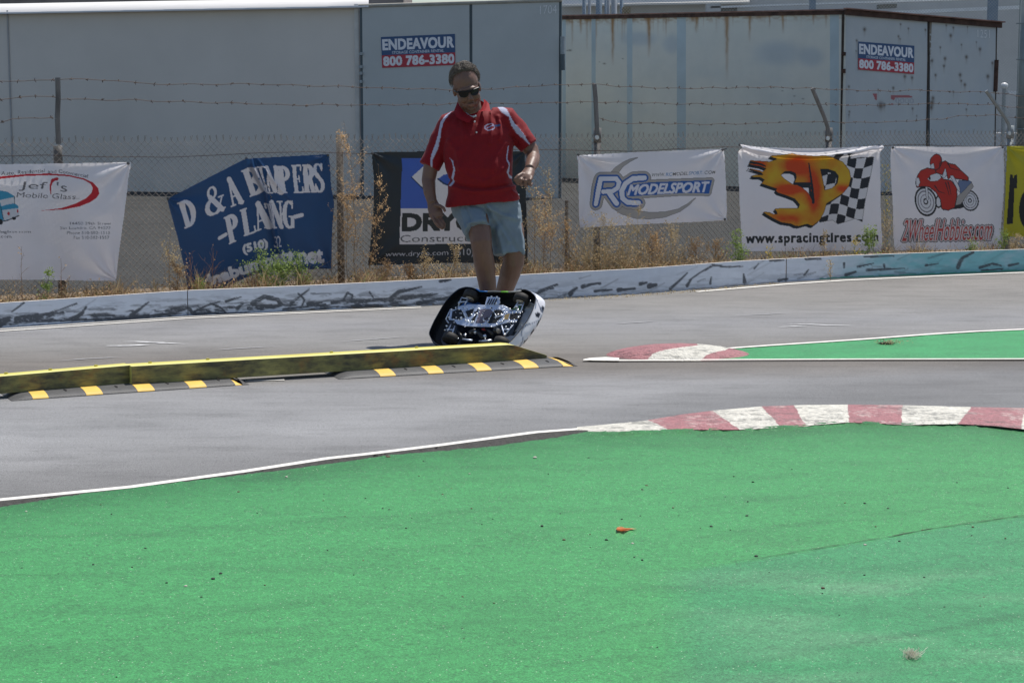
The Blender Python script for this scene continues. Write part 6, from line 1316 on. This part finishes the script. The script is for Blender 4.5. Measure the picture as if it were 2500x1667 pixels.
# ================================================================ THE MAN
YM = 10.8
def P(u_, v_, dy=0.0): return Vector([float(a) for a in yp(u_, v_, YM + dy)])
man = thing('person', 'man in a red polo shirt, grey shorts and sunglasses stepping forward, looking down', 'person', (P(1195, 820)[0], YM, 0))
PX = .0024
HR = (Matrix.Rotation(R(-11.5), 4, 'Y') @ Matrix.Rotation(R(6), 4, 'Z') @ Matrix.Rotation(R(19), 4, 'X')).to_3x3()
HC = P(1140, 217, -.055)
def hp(x, y, z): return HC + HR @ Vector((x * .90, y, z))
def hell(mb, c, r, **k): return mb.ell(hp(*c), (r[0] * .92, r[1], r[2]), rot=HR, **k)
bod = MB()
for c_, r_ in (((0, .015, .045), (.080, .10, .090)), ((0, -.02, -.015), (.072, .078, .088)), ((0, -.028, -.072), (.058, .060, .045)), ((.0, -.068, -.096), (.028, .022, .022)), ((0, -.082, .024), (.052, .020, .014)), ((0, -.094, -.064), (.025, .010, .007)), ((0, -.091, -.076), (.021, .010, .007)),
               ((.042, -.066, -.032), (.028, .024, .028)), ((-.042, -.066, -.032), (.028, .024, .028)), ((.012, -.104, -.036), (.009, .010, .008)), ((-.012, -.104, -.036), (.009, .010, .008)), ((.083, .012, -.008), (.010, .018, .030)), ((-.083, .012, -.008), (.010, .018, .030)),
               ((.034, -.084, .002), (.017, .012, .010)), ((-.034, -.084, .002), (.017, .012, .010)), ((.045, -.02, -.06), (.03, .04, .03)), ((-.045, -.02, -.06), (.03, .04, .03))):
    hell(bod, c_, r_)
bod.tube([hp(0, -.092, .014), hp(0, -.106, -.012), hp(0, -.116, -.034)], [.010, .012, .0145], n=12)
bod.tube([hp(0, .02, -.03), P(1152, 272, .0), P(1160, 305, .03)], [.062, .060, .075], n=20)
bod.loft([(P(1160, 300, .03), (.16, 0, 0), (0, .08, 0)), (P(1166, 380, .0), (.17, 0, 0), (0, .10, 0)), (P(1172, 480, 0), (.16, 0, 0), (0, .11, 0)), (P(1185, 530, 0), (.15, 0, 0), (0, .10, 0))])
# arms: camera-left hangs down, camera-right is bent with the fist forward
bod.tube([P(1100, 300, .02), P(1078, 345, .02), P(1052, 408, .0), P(1046, 440, -.01), P(1049, 470, -.05), P(1056, 497, -.08)], [.055, .052, .045, .041, .036, .028], n=18)
bod.tube([P(1236, 298, .02), P(1268, 330, .02), P(1298, 368, .01), P(1301, 385, -.02), P(1299, 398, -.09), P(1293, 414, -.17)], [.055, .052, .044, .043, .040, .030], n=18)
def finger(mb, pts, r0, r1): mb.tube(pts, [r0 + (r1 - r0) * i / (len(pts) - 1) for i in range(len(pts))], n=10)
# his right hand (camera left)
bod.tube([P(1055, 492, -.075), P(1059, 506, -.09), P(1064, 520, -.105), P(1068, 532, -.11)], [(.030, .018), (.038, .017), (.043, .017), (.040, .014)], n=14)
for (u0, v0), (u1, v1), (u2, v2), (u3, v3), d in (((1056, 529), (1062, 543), (1070, 553), (1076, 557), -.128), ((1062, 533), (1069, 547), (1077, 557), (1082, 559), -.120), ((1068, 533), (1076, 544), (1083, 552), (1086, 556), -.112), ((1074, 530), (1080, 539), (1085, 545), (1087, 549), -.102)):
    finger(bod, [P(u0, v0, d + .01), P(u1, v1, d - .01), P(u2, v2, d - .01), P(u3, v3, d + .005)], .0098, .0074)
finger(bod, [P(1062, 500, -.10), P(1074, 503, -.125), P(1083, 508, -.14), P(1087, 517, -.145)], .0125, .0085)
# his left hand (camera right), loose fist
bod.tube([P(1295, 410, -.15), P(1291, 420, -.185), P(1284, 431, -.22), P(1279, 438, -.235)], [(.028, .022), (.036, .022), (.042, .022), (.040, .018)], n=14)
for i, (u0, v0) in enumerate(((1263, 434), (1272, 437), (1283, 439), (1294, 437))):
    finger(bod, [P(u0 + 4, v0 - 4, -.23), P(u0, v0 + 3, -.255), P(u0 - 1, v0 + 13 - i % 2, -.25), P(u0 + 2, v0 + 16, -.225), P(u0 + 4, v0 + 9, -.205)], .0112, .0088)
finger(bod, [P(1276, 424, -.22), P(1264, 431, -.25), P(1257, 438, -.262), P(1257, 443, -.258)], .0125, .0088)
# legs
bod.tube([P(1150, 505, 0), P(1162, 540, -.09), P(1172, 570, -.15), P(1175, 592, -.175), P(1177, 612, -.175), P(1182, 640, -.16), P(1189, 690, -.13), P(1196, 745, -.11), P(1199, 778, -.10)], [.09, .082, .066, .062, .058, .061, .053, .040, .036], n=22)
bod.tube([P(1228, 505, 0), P(1246, 570, -.03), P(1254, 620, -.06), P(1254, 640, -.055), P(1246, 665, -.01), P(1233, 705, .09), P(1218, 745, .17), P(1210, 772, .22)], [.092, .082, .066, .062, .061, .052, .040, .036], n=22)
bme = remesh(bod, .0042, 3, .5)
V = np.array([v.co[:] for v in bme.vertices]); nz = (fbm(V[:, 0] * 40 + 50, V[:, 2] * 40 + V[:, 1] * 31 + 50, 3, 3) - .5) * .0016
N_ = np.array([v.normal[:] for v in bme.vertices]); V2 = V + N_ * nz[:, None]; bme.vertices.foreach_set('co', V2.astype(np.float32).ravel()); bme.update()
hl = (V - np.array(HC)) @ np.array(HR)      # head-local coordinates
base = np.ones((len(V), 3)) * np.array([.175, .095, .066]); beard = np.exp(-(((hl[:, 0]) / .06) ** 2 + ((hl[:, 2] + .085) / .035) ** 2)) * (hl[:, 1] < -.02) * (np.abs(hl).max(1) < .14)
base = base * (1 - .38 * beard[:, None]); lip = np.exp(-((hl[:, 0] / .024) ** 2 + ((hl[:, 2] + .069) / .009) ** 2)) * (hl[:, 1] < -.07) * (np.abs(hl).max(1) < .14); base = base * (1 - .5 * lip[:, None]) + np.array([.3, .11, .09]) * .5 * lip[:, None]
base *= (.9 + .2 * fbm(V[:, 0] * 14 + 9, V[:, 2] * 14 + 9, 3, 6))[:, None]
hair_arm = clamp01((fbm(V[:, 0] * 90 + 9, V[:, 2] * 45 + 9, 2, 8) - .5) * 3) * (np.abs(hl).max(1) > .16); base *= (1 - .12 * hair_arm[:, None])
a_ = bme.attributes.new('Col', 'FLOAT_COLOR', 'POINT'); cc = np.ones((len(V), 4), np.float32); cc[:, :3] = base; a_.data.foreach_set('color', cc.ravel())
m_skin = mat('skin', (1, 1, 1), .48, var=.04, vs=30, attr=True, bs=160, bst=.2, bd=.002); m_skin.node_tree.nodes['Principled BSDF'].inputs['Subsurface Weight'].default_value = .06; m_skin.node_tree.nodes['Principled BSDF'].inputs['Subsurface Radius'].default_value = (.01, .004, .002)
bodyo = link('body', bme, m_skin, man, True)
# shoes
m_shoe = mat('shoe', (.30, .30, .31), .6, var=.2, vs=30)
for u_, v_, dy in ((1199, 800, -.12), (1212, 790, .2)):
    a = P(u_, v_, dy); mb = MB(); mb.ell((a.x, a.y - .08, .045), (.048, .135, .05)); mb.tube([(a.x, a.y, .05), (a.x, a.y, .11)], [.045, .042], n=16); o = link('shoe', remesh(mb, .006, 2), m_shoe, man, True)
    MB().tube([(a.x, a.y, .09), (a.x, a.y, .14)], [.043, .041], n=16).obj('sock', mat('sock', (.6, .6, .6), .9), man, True)
# ---- hair
nt_, np_ = 90, 120; th = np.linspace(0.02, math.pi * .82, nt_)[:, None]; ph = np.linspace(0, 2 * math.pi, np_)[None]
dx, dy_, dz = np.sin(th) * np.cos(ph), np.sin(th) * np.sin(ph), np.cos(th) + 0 * ph
sc_ = dz * .95 + dy_ * 1.2 + .05 * np.sin(dx * 9) - .10 * (np.abs(dx) > .45) * (dz > .35) * np.clip(dz, 0, 1); lim = .05
front = clamp01((sc_ - lim) * 6) * clamp01((dz + .38) * 8)
off = -.006 + .017 * front * (1 + .25 * clamp01(dz)) + .010 * (fbm(dx * 5 + 9, dz * 5 + dy_ * 3 + 9, 3, 4) - .5) * front + .004 * (fbm(dx * 18 + 9, dz * 18 + dy_ * 12 + 9, 2, 5) - .5) * front
rx, ry, rz = .073 + off, .10 + off, .092 + off
Hl = np.stack([dx * rx, .015 + dy_ * ry, .043 + dz * rz], -1); Hw = np.array(HC) + Hl @ np.array(HR).T
m_hair = mat('hair', (.06, .048, .04), .5, var=.45, vs=60, bs=150, bst=.6, bd=.004); keep = front > .02
hair = link('hair', grid_me(Hw, keep=keep), m_hair, man, True)
rg = np.random.RandomState(2); A, B, Rr = [], [], []
ii = np.argwhere(front > .3)
for _ in range(2600):
    i, j = ii[rg.randint(len(ii))]; 
    if j >= np_ - 1: continue
    p = Hl[i, j]; nrm_ = np.array([dx[i, j], dy_[i, j], dz[i, j]]); side = 1 if dx[i, j] > -.15 else -1
    t = np.array([.75 * side, .35, -.1 - .9 * (1 - max(dz[i, j], 0))]) + rg.normal(size=3) * .35; t -= nrm_ * (t @ nrm_) * .9; t /= np.linalg.norm(t)
    L_ = rg.uniform(.012, .026); q0 = p + nrm_ * .001; q1 = q0 + t * L_ * .5 + nrm_ * .0045; q2 = q0 + t * L_ + nrm_ * .002
    A += [q0, q1]; B += [q1, q2]; Rr += [.0008, .0006]
A = np.array(HC) + np.array(A) @ np.array(HR).T; B = np.array(HC) + np.array(B) @ np.array(HR).T
V, Fc = segs_me(A, B, Rr, 3); link('hair_strands', mesh_np(V, Fc), mat('hair_strand', (.15, .125, .10), .4, var=.5, vs=50), man)
# ---- sunglasses
mg = MB()
for s_ in (-1, 1):
    L = [];
    for (x, z) in ((.006, .012), (.02, .016), (.045, .015), (.064, .010), (.068, -.002), (.06, -.016), (.042, -.022), (.022, -.020), (.009, -.010)):
        L.append(hp(s_ * x, -.112 + 3.8 * x * x * 1.7, z + .006))
    mg.prism(L, HR @ Vector((0, .006, 0)))
    mg.tube([hp(s_ * .066, -.080, .014), hp(s_ * .079, -.05, .012), hp(s_ * .086, .02, .004)], .0035, n=6)
mg.tube([hp(-.01, -.112, .014), hp(.01, -.112, .014)], .0045, n=6); mg.tube([hp(-.066, -.082, .020), hp(-.03, -.108, .022), hp(.03, -.108, .022), hp(.066, -.082, .020)], .0032, n=6)
mg.obj('sunglasses', mat('dark_lens', (.006, .007, .008), .3, var=0, spec=.25), man)
# ---- shirt
sh = MB()
rings = [(1156, 268, 30, .060, .015), (1158, 276, 46, .075, .02), (1161, 286, 66, .088, .02), (1164, 300, 83, .10, .015), (1166, 330, 88, .12, .0), (1167, 370, 85, .132, -.01), (1170, 410, 82, .145, -.02), (1173, 440, 77, .138, -.02), (1175, 465, 82, .138, -.02), (1176, 482, 88, .138, -.02), (1178, 496, 91, .135, -.02)]
sh.loft([(P(u_, v_, dy), (hw * PX, 0, (0 if v_ < 430 else (-hw * PX * (0 if v_ < 460 else -.10)))), (0, dp, 0)) for u_, v_, hw, dp, dy in rings], p=2.3, n=36)
sh.tube([P(1128, 296, .02), P(1098, 306, .02), P(1080, 340, .02), P(1062, 380, .01), P(1049, 407, .0)], [.075, .078, .072, .062, .060], n=24)
sh.tube([P(1200, 294, .02), P(1236, 296, .02), P(1262, 322, .02), P(1280, 343, .01), P(1291, 357, .005)], [.075, .080, .068, .060, .056], n=24)
sme = remesh(sh, .0055, 4, .6)
V = np.array([v.co[:] for v in sme.vertices]); N_ = np.array([v.normal[:] for v in sme.vertices]); su, sv = proj(V)
fold = np.zeros(len(V))
def crease(pts, w_, a):
    global fold
    Pp = np.array(pts, float); best = np.full(len(V), 1e9)
    for p, q in zip(Pp[:-1], Pp[1:]):
        d = q - p; t = np.clip(((su - p[0]) * d[0] + (sv - p[1]) * d[1]) / (d @ d), 0, 1); best = np.minimum(best, np.hypot(su - p[0] - t * d[0], sv - p[1] - t * d[1]))
    fold += a * np.exp(-(best / w_) ** 2)
for pts, w_, a in (([(1198, 275), (1200, 310), (1196, 350)], 4, .007), ([(1216, 285), (1222, 315), (1220, 340)], 4, .006), ([(1235, 350), (1215, 380), (1205, 420)], 6, .006), ([(1095, 345), (1115, 370), (1125, 410)], 6, .006), ([(1098, 440), (1130, 455), (1180, 460), (1250, 450)], 4, -.008), ([(1100, 455), (1150, 468), (1210, 466), (1256, 455)], 5, .007),
                   ([(1110, 400), (1140, 430), (1180, 445)], 6, .005), ([(1245, 395), (1220, 425), (1190, 440)], 6, .005), ([(1075, 330), (1060, 380)], 5, .005), ([(1245, 330), (1265, 350)], 4, -.006), ([(1130, 300), (1135, 340)], 7, .004), ([(1262, 310), (1280, 335)], 4, .005), ([(1250, 468), (1262, 478)], 3, .006)):
    crease(pts, w_, a)
fold += .010 * (fbm(V[:, 0] * 9 + 50, V[:, 2] * 6 + V[:, 1] * 5 + 50, 3, 12) - .5) + .004 * (fbm(V[:, 0] * 26 + 50, V[:, 2] * 18 + V[:, 1] * 15 + 50, 2, 13) - .5)
V2 = V + N_ * fold[:, None] * 1.5; sme.vertices.foreach_set('co', V2.astype(np.float32).ravel()); sme.update()
cH = CR(4.237, 1000, 130)
def inpoly(pts):
    Q = cH(pts); r = np.zeros(len(V), bool)
    for i in range(len(Q)):
        (x1, y1), (x2, y2) = Q[i], Q[(i + 1) % len(Q)]
        if y1 != y2: r ^= ((y1 > sv) != (y2 > sv)) & (su < (x2 - x1) * (sv - y1) / (y2 - y1) + x1)
    return r & (N_[:, 1] < .35)
base = np.ones((len(V), 3)) * np.array([.21, .003, .008]); base *= (.92 + .16 * fbm(V[:, 0] * 30 + 9, V[:, 2] * 30 + 9, 2, 3))[:, None]
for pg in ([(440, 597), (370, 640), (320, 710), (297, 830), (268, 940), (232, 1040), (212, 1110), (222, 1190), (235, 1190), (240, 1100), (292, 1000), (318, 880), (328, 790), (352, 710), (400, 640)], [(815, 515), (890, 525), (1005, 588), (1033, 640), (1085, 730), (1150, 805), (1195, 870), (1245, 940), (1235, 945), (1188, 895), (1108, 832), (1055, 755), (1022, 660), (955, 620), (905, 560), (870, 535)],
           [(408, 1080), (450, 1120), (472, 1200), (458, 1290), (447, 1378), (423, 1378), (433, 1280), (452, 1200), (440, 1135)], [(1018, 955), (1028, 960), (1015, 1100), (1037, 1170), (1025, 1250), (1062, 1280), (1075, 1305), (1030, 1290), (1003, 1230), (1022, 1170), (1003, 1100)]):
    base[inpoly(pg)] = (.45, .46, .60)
el = np.abs(np.hypot((su - 1195.5) / 11.5, (sv - 311.5) / 7.5) - 1) < .16; fr = N_[:, 1] < 0
base[el & fr] = (.45, .40, .55); base[(np.abs((sv - 311) - (su - 1195) * -.3) < 1.3) & (np.abs(su - 1195) < 8) & fr] = (.40, .38, .6); base[(np.abs(sv - 308 + (su - 1208) * .06) < 2.6) & (su > 1207) & (su < 1220) & fr] = (.04, .09, .22)
base[(np.abs(su - 1161) < .8) & (sv > 286) & (sv < 332) & fr] *= .6
a_ = sme.attributes.new('Col', 'FLOAT_COLOR', 'POINT'); cc = np.ones((len(V), 4), np.float32); cc[:, :3] = base; a_.data.foreach_set('color', cc.ravel())
m_shirt = mat('red_knit', (1, 1, 1), .75, var=.05, vs=40, attr=True, bs=260, bst=.3, bd=.001, spec=.3); m_shirt.node_tree.nodes['Principled BSDF'].inputs['Sheen Weight'].default_value = .08
link('polo_shirt', sme, m_shirt, man, True)
m_red = mat('red_collar', (.26, .004, .010), .75, var=.08, vs=40, bs=200, bst=.2, bd=.001, spec=.3)
# collar: standing band and two flaps
def flap(pts, th=.006, nm='collar_flap'):
    MB().prism([P(*q) for q in pts], (0, th, 0)).obj(nm, m_red, man)
col_b = MB(); col_b.loft([(P(1157, 280, .01), (.088, 0, .0), (0, .085, .045)), (P(1155, 272, .015), (.080, 0, .01), (0, .078, .05)), (P(1154, 266, .02), (.074, 0, .014), (0, .073, .05))], cap=False, n=40); col_b.obj('collar_band', m_red, man, True)
def collar_side(cols):
    G = np.array([[list(P(*q)) for q in c_] for c_ in cols]); t = np.linspace(0, 1, 9)
    G2 = []
    for c_ in G:
        G2.append([np.array([np.interp(s_ * (len(c_) - 1), range(len(c_)), c_[:, k]) for k in range(3)]) for s_ in t])
    G2 = np.array(G2); link('collar_flap', grid_me(G2), m_red, man, True)
collar_side([[(1118, 246, .02), (1112, 262, -.03), (1108, 272, -.045)], [(1122, 258, -.045), (1118, 275, -.085), (1114, 286, -.10)], [(1130, 270, -.075), (1128, 284, -.112), (1126, 294, -.122)], [(1142, 280, -.095), (1140, 290, -.124), (1139, 299, -.130)], [(1156, 286, -.105), (1150, 293, -.126), (1146, 300, -.130)]])
collar_side([[(1181, 242, .02), (1188, 247, -.03), (1194, 254, -.045)], [(1181, 253, -.045), (1188, 262, -.085), (1197, 269, -.10)], [(1176, 264, -.080), (1184, 270, -.112), (1200, 272, -.115)], [(1168, 277, -.10), (1174, 273, -.125), (1182, 271, -.128)]])
MB().tube([P(1138, 277, -.075), P(1146, 284, -.095), P(1154, 286, -.10), P(1163, 283, -.098)], .006, n=8).obj('undershirt', mat('white_tee', (.4, .44, .47), .9), man, True)
m_btn = mat('button', (.55, .55, .56), .3, var=0)
for u_, v_ in ((1159, 297.5), (1163.5, 323.5)): MB().ell(P(u_, v_, -.138), (.0055, .003, .0055), u=12, v=8).obj('button', m_btn, man, True)
# ---- shorts
so_ = MB()
so_.loft([(P(1182, 474, 0), (.195, 0, .01), (0, .12, 0)), (P(1184, 500, 0), (.200, 0, .01), (0, .13, 0)), (P(1188, 530, 0), (.195, 0, 0), (0, .125, 0)), (P(1192, 552, .0), (.12, 0, 0), (0, .10, 0))], n=36, p=2.3)
so_.tube([P(1150, 500, .0), P(1153, 518, -.03), P(1161, 542, -.085), P(1169, 566, -.155)], [.108, .106, .098, .086], n=30)
so_.tube([P(1224, 505, .0), P(1232, 545, -.02), P(1240, 590, -.045), P(1242.5, 622, -.06)], [.104, .103, .097, (.091, .095)], n=30)
so_.tube([P(1142, 530, -.06), P(1153, 562, -.10), P(1160, 586, -.10)], [.06, .055, .048], n=20)
ome = remesh(so_, .006, 4, .6)
V = np.array([v.co[:] for v in ome.vertices]); N_ = np.array([v.normal[:] for v in ome.vertices]); su, sv = proj(V); fold = np.zeros(len(V))
for pts, w_, a in (([(1188, 500), (1205, 530), (1225, 560), (1245, 590)], 5, .009), ([(1192, 515), (1200, 560), (1208, 600)], 5, -.010), ([(1195, 508), (1225, 525), (1262, 535)], 5, .007), ([(1135, 500), (1150, 540), (1152, 560)], 3, -.004), ([(1125, 510), (1132, 545), (1140, 570)], 3, .005), ([(1265, 500), (1268, 560), (1276, 618)], 4, .007), ([(1200, 520), (1235, 570), (1268, 615)], 6, -.007), ([(1140, 545), (1180, 540)], 3, .004), ([(1110, 500), (1150, 492)], 4, .005), ([(1215, 560), (1225, 600), (1230, 622)], 5, .007), ([(1150, 500), (1180, 505), (1195, 520)], 4, -.005)):
    crease(pts, w_, a)
fold += .010 * (fbm(V[:, 0] * 10 + 50, V[:, 2] * 8 + V[:, 1] * 5 + 50, 3, 22) - .5) + .004 * (fbm(V[:, 0] * 30 + 50, V[:, 2] * 24 + V[:, 1] * 15 + 50, 2, 23) - .5)
ome.vertices.foreach_set('co', (V + N_ * fold[:, None] * 1.5).astype(np.float32).ravel()); ome.update()
link('shorts', ome, mat('grey_blue_cotton', (.185, .24, .285), .8, var=.10, vs=12, bs=200, bst=.3, bd=.001), man, True)
MB().tube([P(1112, 478, -.11), P(1150, 483, -.132), P(1200, 485, -.134), P(1245, 480, -.11), P(1266, 476, -.02)], .006, n=6).obj('waistband', mat('waistband', (.30, .37, .42), .8), man, True)
